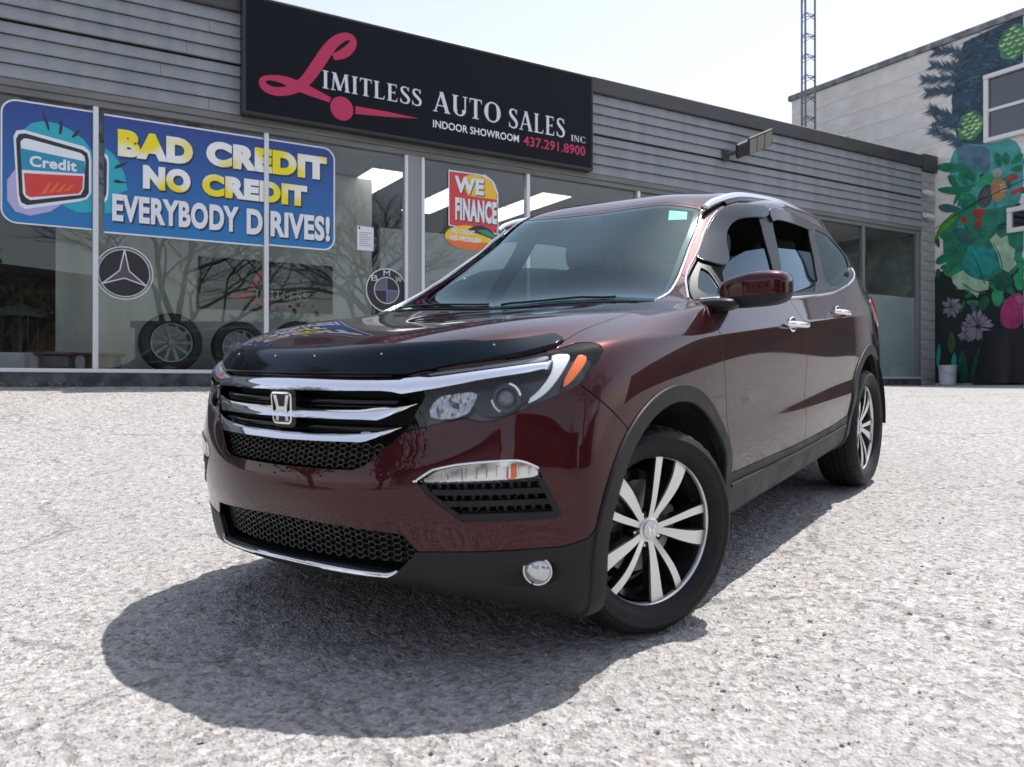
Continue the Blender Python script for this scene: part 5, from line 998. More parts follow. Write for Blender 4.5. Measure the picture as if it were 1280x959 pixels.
# ---------------- grille
grille = MB()
def loft(name, top, bot, m, parent, thick=.02, n=26, bulge=.006, both=True, mid=4):
    """a bar between two curves given as (y, z, stand-off) points, rounded face, mirrored"""
    def res(P):
        P = np.array(P, float); d = np.r_[0, np.cumsum(np.linalg.norm(np.diff(P[:, :2], axis=0), axis=1))]; q = np.linspace(0, d[-1], n)
        return np.stack([np.interp(q, d, P[:, i]) for i in range(3)], 1)
    A, B = res(top), res(bot); rows = []
    for k in range(mid + 1):
        t = k / mid; Q = A * (1 - t) + B * t
        rows.append(np.array([front_pt(y, z, o + bulge * math.sin(math.pi * t)) for y, z, o in Q]))
    back = [r - np.array([thick, 0, 0]) for r in (rows[-1], rows[0])]
    R2 = np.array(rows + back); k = len(R2); V = R2.reshape(-1, 3)
    Fc = [(i * n + j, ((i + 1) % k) * n + j, ((i + 1) % k) * n + j + 1, i * n + j + 1) for i in range(k) for j in range(n - 1)]
    caps = [tuple(i * n + (n - 1) for i in range(k))]
    if not both: caps.append(tuple(i * n for i in range(k - 1, -1, -1)))
    mb = MB(); mb.add(V, Fc, 0, True); mb.add(V, caps, 0)
    if both: m2 = mirror_mb(mb); mb.add(m2.V, m2.F, 0, True)
    me = fixnormals(mb.mesh(name)); me.set_sharp_from_angle(angle=math.radians(35)); return link(name, me, m, parent)
# recess floor: dark plate well behind the face
V, n, T = region([F['gr'] - .004], [], 0); grl = put("front_grille", (V - np.array([.085, 0, 0]), n, T), M_under, car, 'both')[0]
V, n, T = shell(V, n, T, 0, .09, .0); put("grille_surround", (V, n, T), M_gloss, grl, 'both')[0]
bpy.data.objects.remove(grl.children[0]) if False else None
# the surround is only the flange: cut its face away
sur = grl.children[0]; 
import bmesh
bm = bmesh.new(); bm.from_mesh(sur.data); bmesh.ops.delete(bm, geom=[f for f in bm.faces if abs(f.normal.x) > .55 and all(abs(v.co.x) > 0 for v in f.verts) and f.calc_area() > 1e-5 and f.normal.x > .55], context='FACES'); bm.to_mesh(sur.data); bm.free()
loft("chrome_bar", [(0,.940,.012),(.20,.938,.012),(.33,.936,.012),(.45,.936,.012),(.55,.945,.010),(.66,.958,.009),(.76,.971,.006),(.817,.979,.003)],
     [(0,.898,.034),(.20,.899,.034),(.33,.899,.034),(.42,.898,.032),(.45,.888,.030),(.56,.903,.026),(.67,.923,.022),(.76,.940,.014),(.817,.953,.005)], M_chrome, grl, .03)
for nm, tp, bt in (("chrome_bar", [(.0,.846,.004),(.20,.846,.004),(.346,.848,.004),(.42,.854,.002),(.500,.865,-.004)], [(.0,.815,.026),(.20,.815,.026),(.33,.815,.026),(.392,.813,.022),(.500,.862,-.004)]),
                   ("chrome_bar", [(0,.770,.006),(.2,.773,.006),(.341,.777,.006),(.40,.783,.004),(.462,.795,-.002)], [(0,.738,.030),(.2,.741,.030),(.30,.743,.029),(.347,.743,.026),(.462,.792,-.002)])):
    loft(nm, tp, bt, M_chrome, grl, .03, bulge=.004)
for z0, z1 in ((.890, .872), (.805, .79)):        # dark ribs between the bars
    loft("grille_rib", [(0, z0 - .010, -.02), (.45, z0 - .008, -.02)], [(0, z1 - .010, -.012), (.43, z1 - .008, -.012)], M_gloss, grl, .03, bulge=.002)
loft("grille_rib", [(0,.868,-.03),(.47,.872,-.03)], [(0,.852,-.018),(.45,.855,-.018)], M_gloss, grl, .03, bulge=.002)
def inpoly(p, P):
    c = False; n = len(P)
    for i in range(n):
        a, b = P[i], P[(i + 1) % n]
        if (a[1] > p[1]) != (b[1] > p[1]) and p[0] < (b[0] - a[0]) * (p[1] - a[1]) / (b[1] - a[1]) + a[0]: c = not c
    return c
def honeycomb(name, m, parent, inside, y1, z0, z1, cw=.030, ch=.0165, off=-.02, r=.0022, depth=.010):
    """hexagon mesh as thin bars on the surface"""
    mb = MB(); seen = set(); cache = {}
    def fp(y, z):
        k = (round(y, 4), round(z, 4))
        if k not in cache: cache[k] = front_pt(max(y, 0), z, off)
        return cache[k]
    ny = int(y1 / (cw * .75)) + 2; nz = int((z1 - z0) / ch) + 2
    for i in range(ny):
        for j in range(nz):
            yc = i * cw * .75; zc = z0 + (j + .5 * (i % 2)) * ch
            H = [(yc + cw * .5 * math.cos(t), zc + ch * .5 * math.sin(t) * 1.1547) for t in [k * math.pi / 3 for k in range(6)]]
            for k in range(6):
                a, b = H[k], H[(k + 1) % 6]; key = tuple(sorted(((round(a[0], 4), round(a[1], 4)), (round(b[0], 4), round(b[1], 4)))))
                if key in seen or (a[0] < -.001 and b[0] < .001) or (b[0] < -.001 and a[0] < .001) or not (inside((max(a[0], 0), a[1])) and inside((max(b[0], 0), b[1]))): continue
                seen.add(key); A, B = fp(max(a[0], 0), a[1]), fp(max(b[0], 0), b[1]); e = B - A; e = e / (np.linalg.norm(e) + 1e-9); w = np.cross(e, [1, 0, 0]); w = w / (np.linalg.norm(w) + 1e-9) * r; d = np.array([-depth, 0, 0])
                mb.add([A - w, A + w, B + w, B - w, A - w + d, A + w + d, B + w + d, B - w + d], [(0, 1, 2, 3), (1, 5, 6, 2), (4, 0, 3, 7)])
    m2 = mirror_mb(mb); mb.add(m2.V, m2.F); return mb.obj(name, m, parent)
M_mesh = mat("grille_mesh_plastic", (.013, .013, .014), .35)
azd = lambda p: math.degrees(math.atan2(p[0], front_pt(max(p[0], 0), p[1])[0] + .2))
honeycomb("mesh_insert", M_mesh, grl, lambda p: p[1] < .748 + .0 * p[0] and p[1] > .664 and inpoly((azd(p), p[1]), GR), .45, .66, .76)
V, n, T = region([F['lg'] - .003], [], 0); lgr = put("lower_grille", (V - np.array([.10, 0, 0]), n, T), M_under, car, 'both')[0]
honeycomb("mesh_insert", M_mesh, lgr, lambda p: p[1] > .372 and inpoly((azd(p), p[1]), LG), .52, .36, .50, off=-.035)
loft("chin_strip", [(0,.352,.006),(.20,.350,.006),(.34,.346,.006),(.415,.345,.006),(.44,.356,.004)], [(0,.343,.012),(.20,.341,.012),(.34,.337,.012),(.42,.336,.012),(.444,.352,.005)], M_chrome, clad, .01, bulge=.002)
# badge: chrome frame and letter on a dark plate
bz, bw, bh = .842, .068, .058
bp0 = front_pt(0, bz, .016)
plate = MB()
def rrect(w, h, r, n=5, taper=0.):
    P = []
    for cx_, cy_, a0 in ((w - r, h - r, 0), (-w + r, h - r, 90), (-w + r, -h + r, 180), (w - r, -h + r, 270)):
        for k in range(n + 1):
            a = math.radians(a0 + 90 * k / n); x, y = cx_ + r * math.cos(a), cy_ + r * math.sin(a); P.append((x * (1 + taper * y / h), y))
    return P
plate.prism(rrect(.062, .064, .020, taper=.06), lambda p: (-.05, p[0], p[1]), lambda p: (0, p[0], p[1]))
badge = plate.obj("badge", M_gloss, grl, loc=bp0.tolist())
fr = MB(); O_, I_ = rrect(.0505, .0525, .017, taper=.07), rrect(.0445, .0465, .012, taper=.07); k = len(O_)
V = [(.008, *p) for p in O_] + [(.009, *p) for p in I_] + [(-.003, *p) for p in O_] + [(-.003, *p) for p in I_]
fr.add(V, [(i, (i + 1) % k, k + (i + 1) % k, k + i) for i in range(k)] + [(2 * k + i, 2 * k + (i + 1) % k, (i + 1) % k, i) for i in range(k)] + [(k + i, k + (i + 1) % k, 3 * k + (i + 1) % k, 3 * k + i) for i in range(k)])
fr.obj("emblem_frame", M_chrome, badge)
def emblemH(mb, w, h, y0, d, ax=lambda a, b, c: (c, a, b)):
    for s in (-1, 1):
        poly = [(s * w * .44, -h), (s * w * .82, -h), (s * w * .66, 0), (s * w * 1.0, h), (s * w * .60, h), (s * w * .34, .12 * h), (s * w * .34, -.16 * h)]
        if s < 0: poly = poly[::-1]
        mb.prism(poly, lambda p: ax(p[0], p[1], y0), lambda p: ax(p[0], p[1], d))
    mb.prism([(-w * .36, -.16 * h), (w * .36, -.16 * h), (w * .36, .12 * h), (-w * .36, .12 * h)], lambda p: ax(p[0], p[1], y0), lambda p: ax(p[0], p[1], d * .98))
h_ = MB(); emblemH(h_, .040, .042, -.002, .0085); h_.obj("emblem_letter", M_chrome, badge)
# ---------------- headlamps
def _flute(t, b):
    tc = N_(t, "ShaderNodeTexCoord"); w = N_(t, "ShaderNodeTexVoronoi", Scale=46.); mp = N_(t, "ShaderNodeMapping"); mp.inputs["Scale"].default_value = (1, 1, .45); t.links.new(tc.outputs["Object"], mp.inputs[0]); t.links.new(mp.outputs[0], w.inputs["Vector"])
    bp = N_(t, "ShaderNodeBump", Strength=1.0, Distance=.012); t.links.new(w.outputs[0], bp.inputs["Height"]); t.links.new(bp.outputs[0], b.inputs["Normal"])
V, n, T = region([F['hl'] - .002], [], 0)
lamps = put("headlight", shell(V - n * .045 - np.array([.015, 0, 0]), n, T, 0, -.0, .0), M_hsg, car)
lens = put("lens", shell(*region(['hl'], [], .0022), off=.001, thick=.010, roll=.002), M_lens, lamps)
def lampbit(name, poly, m, off, thick=.012, sm=1, parent=None, inset=0.):
    f = field('az', poly, sm) + inset; return put(name, shell(*region([f], ['hl'] if False else [], 0), off=off, thick=thick, roll=.003), m, parent or lamps)
lampbit("light_pipe", [(28.9,.955),(38.1,.974),(45,.990),(49.4,1.004),(49.4,.990),(44.7,.980),(38.1,.966),(30.1,.949)], mat("light_pipe_grey", (.30, .33, .32), .25), -.010, .012)
lampbit("daylight_bar", [(49.6,1.004),(51.5,1.008),(53.5,1.004),(52.3,.971),(49.4,.905),(47.2,.872),(45.1,.855),(44.5,.864),(46.7,.893),(48.7,.932),(49.8,.972)], M_white, -.007, .014, inset=.0045)
lampbit("amber_marker", [(54.6,1.004),(56.2,.992),(55.2,.966),(52.3,.914),(50.3,.893),(51.4,.934),(53.6,.985)], M_amber, -.006, inset=.004)
lampbit("reflector", [(28.9,.83),(30.6,.885),(33,.896),(37.4,.905),(36.8,.872),(35.2,.828),(31.6,.818)], mat("fluted_reflector", (.42, .45, .48), .2, .9, build=_flute), -.026, .02)
lampbit("bezel", [(36.6,.868),(38.4,.905),(41,.922),(44,.922),(46,.905),(45.5,.872),(42.5,.838),(39.3,.824),(37.2,.838)], M_gloss, -.032, .02, 2)
def disc_at(az_, z, off, prof, m, name, parent, dirv=(1, .35, 0)):
    """a turned piece set on the surface, facing forward and a little outward"""
    k = np.argmin((PR['az'][:, 0] - math.radians(az_) * AZK) ** 2 + (PR['az'][:, 1] - z) ** 2); p = GV[k] + GN[k] * off
    mb = MB(); mb.lathe(prof, 28, axis='x'); me = mb.mesh(name, 40); d = Vector(dirv).normalized(); q = d.to_track_quat('X', 'Z')
    outp = []
    for s, par in ((1, 0), (-1, 1)):
        o = link(name, me, m, parent[par] if isinstance(parent, (list, tuple)) else parent); o.location = (p * [1, s, 1]).tolist()
        o.rotation_euler = Vector((d.x, d.y * s, d.z)).to_track_quat('X', 'Z').to_euler(); outp.append(o)
    return outp
disc_at(41.7, .878, -.022, [(.0001, .020), (.012, .018), (.022, .011), (.027, 0), (.028, -.02)], mat("projector_glass", (.10, .12, .14), .03, 0, 1.0), "projector", lamps)
disc_at(41.7, .878, -.024, [(.030, -.01), (.032, .004), (.040, .008), (.047, .002), (.048, -.012)], M_hsg, "projector_ring", lamps)
disc_at(33.4, .858, -.024, [(.0001, .006), (.007, .004), (.009, -.006)], M_hsg, "high_beam", lamps)
def arc_piece(az_, z, a0, a1, r, off=-.016):
    k = np.argmin((PR['az'][:, 0] - math.radians(az_) * AZK) ** 2 + (PR['az'][:, 1] - z) ** 2); c = GV[k] + GN[k] * off
    d = np.array([1, .35, 0]); d /= np.linalg.norm(d); u = np.array([-d[1], d[0], 0]); w = np.array([0, 0, 1.])
    P = [c + r * (u * math.cos(t) + w * math.sin(t)) for t in np.radians(np.linspace(a0, a1, 12))]
    pair(MB().tube(P, .0035, 6), "light_guide", M_white, lamps)
arc_piece(41.7, .878, 10, 75, .045); arc_piece(41.7, .878, 185, 245, .045)
# ---------------- turn lamp and mesh pocket
V, n, T = region([F['tp'] - .002], [], 0)
pock = put("side_intake", shell(V - n * .05, n, T, 0, -.05, 0.), M_under, car)
tl = put("turn_lamp", shell(*region(['turn'], [], .001), off=.002, thick=.03, roll=.004), M_lens, car)
put("lamp_bowl", (lambda V, n, T: (V - n * .028, n, T))(*region(['turn'], [], .001)), M_reflr, tl)
f = field('az', [(41.5,.640),(42.9,.640),(42.9,.684),(41.7,.680)]); put("amber_bulb", shell(*region([f], [], 0), off=-.012, thick=.01), M_amber, tl)
for a0 in np.arange(30.5, 45, .75):
    f = field('az', [(a0, .636), (a0 + .35, .636), (a0 + .45, .690), (a0 + .1, .690)]); fx = np.maximum(f, F['turn'] + .006)
    V, n, T = region([fx], [], 0)
    if len(T): put("lens_flute", shell(V, n, T, off=-.006, thick=.006, roll=.001), M_reflr, tl)
fr_edge = chaikin(np.array([(27.5,.636),(29.95,.669),(34.66,.689),(42.3,.698),(44.7,.690),(46.1,.669)]), 2, False)
def az_pt(a, z, off=0.):
    k = np.argmin((PR['az'][:, 0] - math.radians(a) * AZK) ** 2 + (PR['az'][:, 1] - z) ** 2)
    p = GV[k].copy(); dz = z - p[2]; p[2] = z; return p + GN[k] * off
pair(MB().tube([az_pt(a, z, .001) for a, z in fr_edge], .004, 8), "lamp_rim", M_chrome, tl)
def azbar(z, a0, a1, hh, off, name, m, parent, depth=.02):
    A = np.linspace(a0, a1, 14); V = []
    for a in A: V += [az_pt(a, z + hh, off), az_pt(a, z - hh, off + .003), az_pt(a, z - hh, off - depth), az_pt(a, z + hh, off - depth)]
    mb = MB(); mb.add(V, [(4 * i + k, 4 * i + (k + 1) % 4, 4 * i + 4 + (k + 1) % 4, 4 * i + 4 + k) for i in range(13) for k in range(4)] + [(3, 2, 1, 0), (52, 53, 54, 55)])
    me = fixnormals(mb.mesh(name)); m2 = mirror_mb(mb); me2 = fixnormals(m2.mesh(name)); return [link(name, me, m, parent[0]), link(name, me2, m, parent[1])]
azbar(.604, 30.0, 47.3, .008, -.004, "intake_bar", M_plast, pock); azbar(.570, 31.6, 48.0, .008, -.004, "intake_bar", M_plast, pock); azbar(.530, 34.4, 48.6, .010, .001, "intake_bar", M_plast, pock)
F['tpin'] = np.maximum(F['tp'] - .002, -(F['tp'] + .012)); put("intake_frame", shell(*region([np.maximum(F['tpin'], -(F['turn'] - .006))], [], 0), off=.001, thick=.03), M_plast, pock)
def hexes(parent):
    for s, par in ((1, parent[0]), (-1, parent[1])):
        mb = MB()
        for (z, a0, a1) in ((.621, 30.6, 47), (.587, 31.5, 47.6), (.551, 33.8, 48.2)):
            for i, a in enumerate(np.arange(a0, a1, 1.35)):
                H = [az_pt(a + .80 * math.cos(t), z + .0125 * math.sin(t), -.018) for t in [k * math.pi / 3 for k in range(7)]]
                for P, Q in zip(H[:-1], H[1:]):
                    w = np.array([0, 0, .0018]); d = np.array([-.01, -.006, 0]); V = [P - w, P + w, Q + w, Q - w, P - w + d, P + w + d, Q + w + d, Q - w + d]
                    mb.add([v * [1, s, 1] for v in V], [(0, 1, 2, 3), (1, 5, 6, 2), (4, 0, 3, 7)])
        mb.obj("mesh_insert", M_mesh, par)
hexes(pock)
# ---------------- fog lamps
V, n, T = region([F['fogp'] - .002], [], 0)
k = (np.clip(-np.array(sdf(np.stack([np.arctan2(V[:, 1], V[:, 0] + .2) * AZK, V[:, 2]], 1), chaikin(np.stack([np.radians([38.6,40,43,46,48.6,49.6,49,46.5,43,40]) * AZK, [.343,.362,.382,.392,.388,.36,.325,.308,.308,.322]], 1), 2)))[:, None], 0, .05) / .035)
bowl = put("fog_lamp_bezel", (V - np.array([1, .3, 0]) * np.clip(k, 0, 1) * .042, None if False else n, T), M_plast, car)
disc_at(46.0, .350, -.006, [(.0001, .016), (.020, .014), (.033, .008), (.040, 0), (.040, -.03)], mat("fog_lens", (.55, .57, .58), .06, .6, 1.0), "fog_lamp", bowl, (1, .5, 0))
disc_at(46.0, .350, -.008, [(.038, -.02), (.040, .006), (.0445, .006), (.046, -.02)], M_satin, "fog_lamp_rim", bowl, (1, .5, 0))
# ---------------- mirrors
def superell(c, r, e1=.45, e2=.5, nu=40, nv=24):
    V = []; sg = lambda v, e: math.copysign(abs(v) ** e, v)
    for i in range(nv + 1):
        ph = -math.pi / 2 + math.pi * i / nv
        for j in range(nu):
            th = 2 * math.pi * j / nu; V.append((c[0] + r[0] * sg(math.cos(ph), e1) * sg(math.cos(th), e2), c[1] + r[1] * sg(math.cos(ph), e1) * sg(math.sin(th), e2), c[2] + r[2] * sg(math.sin(ph), e1)))
    return np.array(V), [(i * nu + j, i * nu + (j + 1) % nu, (i + 1) * nu + (j + 1) % nu, (i + 1) * nu + j) for i in range(nv) for j in range(nu)]
MC = np.array([-.595, 1.052, 1.192])
V, Fc = superell((0, 0, 0), (.078, .132, .069), .55, .55)
V[:, 0] *= np.where(V[:, 0] < 0, .75, 1.0); V[:, 2] *= 1 - .25 * np.clip(-V[:, 1] / .12, 0, 1) * (V[:, 2] > 0); V[:, 0] -= .25 * np.clip(V[:, 1], 0, 1) + .0
V[:, 2] += .05 * V[:, 1]
V += MC; zc = MC[2] - .012
up = [f for f in Fc if f[0] // 40 >= 11]; lo = [f for f in Fc if f[0] // 40 < 11]
arms = MB(); arms.add(*superell((-.50, .945, 1.138), (.055, .075, .026), .7, .7, 24, 12), 0, True)
mb = MB(); mb.add(V * [1, 1, 1], lo, 0, True); mb.add(arms.V, arms.F, 0, True)
mirr = pair(mb, "wing_mirror", M_plast, [car, car]); mirr[1].location = (-.16, .13, -.07)   # the far mirror is folded in
mb = MB(); mb.add(V + (V - MC) * .012, up, 0, True); pair(mb, "mirror_cap", M_paint, mirr)
rim_ = V[(np.abs(V[:, 2] - zc) < .012)]; ang = np.arctan2(rim_[:, 1] - MC[1], rim_[:, 0] - MC[0]); o_ = np.argsort(ang); rr = rim_[o_]
sel = rr[(rr[:, 0] > MC[0] - .05)]; sel = sel[np.argsort(sel[:, 1])]
# ---------------- handles
for xs, z, dr in (((-1.145, -1.375), 1.040, doorF), ((-1.97, -2.19), 1.085, doorR)):
    xm = sum(xs) / 2; L_ = abs(xs[0] - xs[1]) / 2; y0 = side_pt(xm, z)[1]
    P = [np.array([xm + L_ * math.cos(t), y0 + .006 + .036 * math.sin(t) ** .7 if math.sin(t) > 0 else y0 + .006, z + .006 * math.cos(t)]) for t in np.linspace(0.02, math.pi - .02, 15)]
    mb = MB(); mb.tube(P, [.012 + .004 * math.sin(t) for t in np.linspace(0, math.pi, 15)], 10); pair(mb, "handle", M_chrome, dr)
    mb = MB(); V, Fc = superell((xm + .02, y0 - .001, z), (.058, .004, .038), 1, 1, 28, 14); mb.add(V, Fc, 0, True); pair(mb, "handle_cup", M_chrome, dr)
# ---------------- roof rails
RP = chaikin(np.array([(-1.14,.622,1.622),(-1.23,.634,1.652),(-1.35,.645,1.682),(-1.52,.655,1.709),(-1.87,.66,1.722),(-2.13,.66,1.724),(-2.45,.655,1.708),(-2.75,.645,1.680),(-2.95,.632,1.650)]), 2, False)
RP = RP - np.array([0, .010, .018]); mb = MB(); Vr = []; n = len(RP)
for i, p in enumerate(RP):
    t = i / (n - 1); hgt = .020 * min(1, 6 * t + .35, 6 * (1 - t) + .35); Vr += [p + (0, -.016, -.012), p + (0, -.017, hgt * .5), p + (0, -.006, hgt), p + (0, .010, hgt * .8), p + (0, .018, 0), p + (0, .016, -.016)]
mb.add(Vr, [(6 * i + k, 6 * i + (k + 1) % 6, 6 * i + 6 + (k + 1) % 6, 6 * i + 6 + k) for i in range(n - 1) for k in range(6)] + [tuple(range(6)), tuple(6 * n - 1 - k for k in range(6))], 0, True)
me = fixnormals(mb.mesh("roof_rail")); rails = [link("roof_rail", me, M_satin, car)]
m2 = mirror_mb(mb); rails.append(link("roof_rail", fixnormals(m2.mesh("roof_rail")), M_satin, car))
Q = RP[8:-6] + np.array([0, .012, -.026]); pair(MB().tube(Q, .014, 8), "rail_foot", M_gloss, rails)
# ---------------- wipers, sticker
for a, b in (((-.318, .02), (-.335, .58)), ((-.318, -.60), (-.33, -.06))):
    P = []
    for t in np.linspace(0, 1, 12):
        x, y = a[0] * (1 - t) + b[0] * t, a[1] * (1 - t) + b[1] * t; q = top_pt(x, abs(y), .008); P.append((x, y, q[2]))
    MB().tube(P, .005, 6).obj("wiper_blade", M_under, car)
ST = [(-1.075,.465),(-1.125,.535),(-1.060,.560),(-1.010,.490)]
mb = MB(); mb.add([top_pt(x, y, -.004) for x, y in ST], [(0, 1, 2, 3)]); mb.obj("parking_sticker", mat("sticker_turquoise", (.35, .75, .72), .5), car)
strip_tube([(-.52,.425),(-1.0,.425),(-1.5,.428),(-2.0,.438),(-2.24,.448)], .009, .006, "sill_step", M_plast)
# ---------------- wheel wells and underside
for cx_, cz in (AC, RC):
    mb = MB(); n = 28; V = []
    for y in (.50, .955):
        for j in range(n + 1):
            t = math.radians(-4 + 188 * j / n); V.append((cx_ + .462 * math.cos(t), y, cz + .462 * math.sin(t)))
    mb.add(V, [(j, j + 1, n + 2 + j, n + 1 + j) for j in range(n)], 0, True); mb.add([(cx_ + .462 * math.cos(math.radians(-4 + 188 * j / n)), .50, cz + .462 * math.sin(math.radians(-4 + 188 * j / n))) for j in range(n + 1)], [tuple(range(n + 1))])
    pair(mb, "wheel_well", M_under, car)
mb = MB(); mb.box((-2.30, -.90, .31), (-.50, .90, .36)); mb.box((-3.7, -.80, .30), (.60, .80, .352)); mb.obj("underbody", M_under, car)
# ---------------- wheels
M_rimb = mat("rim_gloss_black", (.012, .012, .013), .22, coat=.5)
M_mach = mat("machined_aluminium", (.74, .735, .725), .30, .8)
def make_wheel():
    w = MB()                                              # barrel
    w.lathe([(.244,.070),(.236,.05),(.226,.0),(.228,-.09),(.262,-.108)], 64, axis='y'); w.lathe([(.20,-.06),(.06,-.02),(.02,-.02)], 40, axis='y')
    rim = w.obj("wheel", M_rimb, car, 40)
    l = MB(); l.lathe([(.253,.066),(.255,.077),(.261,.083),(.269,.082),(.272,.070),(.266,.060)], 72, axis='y'); l.obj("rim_lip", M_mach, rim, 50)
    n = 132; prof = [(.258,-.100),(.270,-.112),(.295,-.120),(.322,-.121),(.342,-.113),(.354,-.099),(.3605,-.078),(.363,-.064),(.356,-.061),(.356,-.054),(.3635,-.051),(.3645,-.026),(.357,-.023),(.357,-.014),(.3648,-.011),(.3648,.011),(.357,.014),(.357,.023),(.3645,.026),(.3635,.051),(.356,.054),(.356,.061),(.363,.064),(.3605,.078),(.354,.099),(.342,.113),(.330,.1185),(.327,.1225),(.318,.1225),(.315,.120),(.295,.119),(.284,.1155),(.281,.112),(.270,.106),(.258,.086)]
    V = []
    for i, (r, h) in enumerate(prof):
        for j in range(n):
            t = 2 * math.pi * j / n; q = r
            if i in (5, 6, 7, 22, 23, 24) and j % 3 == 0: q = r - .006
            if i in (10, 11, 14, 15, 18, 19) and (j + i) % 6 == 0: q = r - .005
            V.append((q * math.cos(t), h, q * math.sin(t)))
    ty = MB(); ty.add(V, [(i * n + j, i * n + (j + 1) % n, (i + 1) * n + (j + 1) % n, (i + 1) * n + j) for i in range(len(prof) - 1) for j in range(n)], 0, True)
    me = fixnormals(ty.mesh("tyre")); me.set_sharp_from_angle(angle=math.radians(32)); link("tyre", me, M_rubber, rim)
    for k in range(5):
        for off0, off1, w0, w1, bow in ((-11, -11.5, .0115, .0185, -2.5), (10, 12.5, .0120, .0335, 3.0)):
            th0 = 110 + 72 * k; Vs = []; m_ = 11; Mi = []
            for i in range(m_ + 1):
                s = i / m_; r = .034 + (.257 - .034) * s; th = math.radians(th0 + off0 * (1 - s) + off1 * s + bow * math.sin(math.pi * s)); hw = w0 + (w1 - w0) * s ** .95
                c = np.array([r * math.cos(th), 0, r * math.sin(th)]); tn = np.array([-math.sin(th), 0, math.cos(th)]); yf = .058 + .020 * math.sin(math.pi * min(1, s * .75)) + .006 * s
                for a, dy in ((-1, -.034), (-1, -.004), (-.82, 0), (.82, 0), (1, -.004), (1, -.034)): Vs.append(c + tn * hw * a * (1.15 if dy < -.02 else 1) + np.array([0, yf + dy, 0]))
            sp = MB()
            for i in range(m_):
                for a in range(5): sp.add([], [], 0); sp.F.append((6 * i + a, 6 * i + a + 1, 6 * i + 6 + a + 1, 6 * i + 6 + a)); sp.M.append(0 if a in (2,) else 1); sp.S.append(False)
            sp.V = [tuple(v) for v in Vs]
            me = fixnormals(sp.mesh("spoke")); link("spoke", me, [M_mach, M_rimb], rim)
    h = MB(); h.lathe([(.046,.02),(.046,.056),(.043,.061),(.034,.064)], 40, axis='y'); h.obj("hub", M_mach, rim, 40)
    c = MB(); c.lathe([(.0335,.060),(.0335,.068),(.031,.0705),(.0001,.0715)], 32, axis='y'); cap = c.obj("centre_cap", mat("cap_silver", (.62, .63, .65), .3, .7), rim, 40)
    e = MB(); emblemH(e, .018, .016, .070, .0732, lambda a, b, c_: (-a, c_, b)); e.obj("emblem_letter", M_chrome, cap)
    for k in range(5):
        t = math.radians(110 + 72 * k + 30); p = (.0575 * math.cos(t), 0, .0575 * math.sin(t))
        g_ = MB(); g_.lathe([(.016,.030),(.016,.052),(.0145,.054),(.0125,.052),(.0125,.034)], 16, axis='y'); g_.obj("lug_pocket", M_rimb, rim, 40, loc=p)
        g_ = MB(); g_.lathe([(.0095,.03),(.0095,.047),(.007,.052),(.0001,.053)], 6, axis='y', sm=False); g_.obj("lug_nut", M_chrome, rim, loc=p)
    t = math.radians(110 + 50); g_ = MB(); g_.tube([(.232 * math.cos(t), .03, .232 * math.sin(t)), (.222 * math.cos(t), .062, .222 * math.sin(t))], .004, 6); g_.obj("valve_stem", M_under, rim)
    d = MB(); d.lathe([(.06,-.012),(.165,-.012),(.165,-.036),(.06,-.036)], 40, axis='y'); d.obj("brake_disc", mat("brake_steel", (.30, .29, .28), .35, .9), rim, 40)
    t0 = math.radians(150); cl = MB(); cl.box((-.17, -.05, -.055), (-.10, .010, .055), bev=.01); cl.obj("brake_caliper", mat("caliper_grey", (.25, .25, .25), .5, .5), rim)
    return rim
wh = make_wheel(); steer = math.radians(-21.5)
def place_wheel(o, x, s, dz, ang, spin):
    o.rotation_mode = 'XYZ'; o.location = (x, s * .8375, .3615 + dz); 
    R_ = Matrix.Rotation(ang + (0 if s > 0 else math.pi), 4, 'Z') @ Matrix.Rotation(spin, 4, 'Y'); o.rotation_euler = R_.to_euler()
place_wheel(wh, 0, 1, 0, steer, 0)
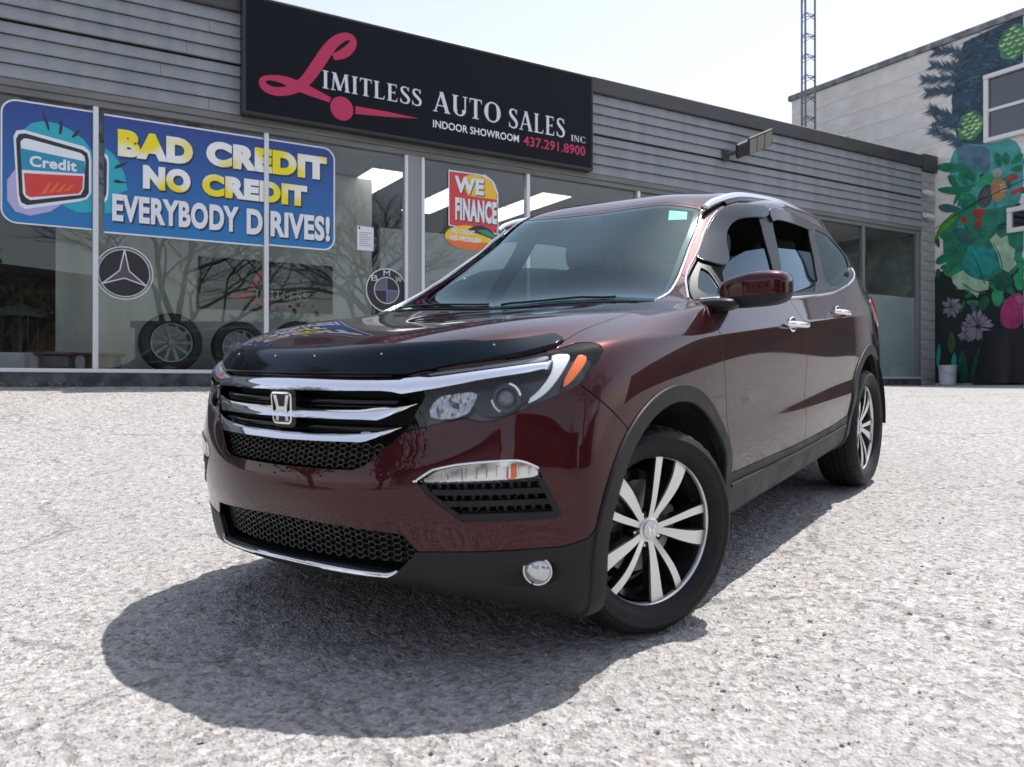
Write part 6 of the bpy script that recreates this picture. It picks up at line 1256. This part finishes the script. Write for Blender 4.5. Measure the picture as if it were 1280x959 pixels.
for x, s, a, sp in ((0, -1, steer, .6), (-2.82, 1, 0, math.radians(-8)), (-2.82, -1, 0, .2)): place_wheel(copy_tree(wh, car), x, s, 0, a, sp)
# ---------------- cabin
mb = MB(); mb.box((-3.3, -.80, .55), (-.3, .80, .60)); mb.obj("cabin_floor", M_int, car)
mb = MB(); P = [(-.40, 1.10), (-.40, .70), (-.80, .70), (-.84, 1.06), (-.78, 1.13), (-.6, 1.155)]
mb.prism(P, lambda p: (p[0], -.74, p[1]), lambda p: (p[0], .74, p[1])); link("dashboard", fixnormals(mb.mesh("dashboard")), M_int, car)
mb = MB(); mb.box((-.66, .24, 1.152), (-.46, .56, 1.156)); mb.obj("dash_sheet", mat("pale_sheet", (.6, .64, .6), .8), car)
mb = MB()
P = [np.array([-.93 - .08 * math.sin(t), .38 + .185 * math.cos(t), 1.02 + .17 * math.sin(t)]) for t in np.linspace(0, 2 * math.pi, 33)]; mb.tube(P, .015, 8, caps=False)
mb.box((-.95, .32, .98), (-.90, .44, 1.06), bev=.02); mb.box((-.95, .20, 1.00), (-.92, .56, 1.03), bev=.01); mb.tube([(-.92, .38, 1.02), (-.75, .38, .95)], .03, 8); mb.obj("steering_wheel", M_int, car)
def seat(x, y, w):
    mb = MB(); mb.box((x - .48, y - w, .60), (x + .04, y + w, .80), bev=.05)
    P = [(x - .46, .78), (x - .34, .80), (x - .50, 1.25), (x - .56, 1.38), (x - .64, 1.38), (x - .60, 1.2)]
    mb.prism(P, lambda p: (p[0], y - w * .92, p[1]), lambda p: (p[0], y + w * .92, p[1])); mb.obj("seat", M_intl, car)
    return mb
def rest(x, y): MB().add(*superell((x - .62, y, 1.47), (.05, .13, .075), .5, .5, 20, 12), 0, True).obj("headrest", M_intl, car)
for y in (.38, -.38): seat(-1.08, y, .25); rest(-1.08, y)
seat(-1.95, 0, .66)
for y in (.45, -.45): rest(-1.95, y)
mb = MB(); mb.box((-1.05, -.12, 1.545), (-1.02, .12, 1.60), bev=.012); mb.obj("rear_view_mirror", M_int, car)
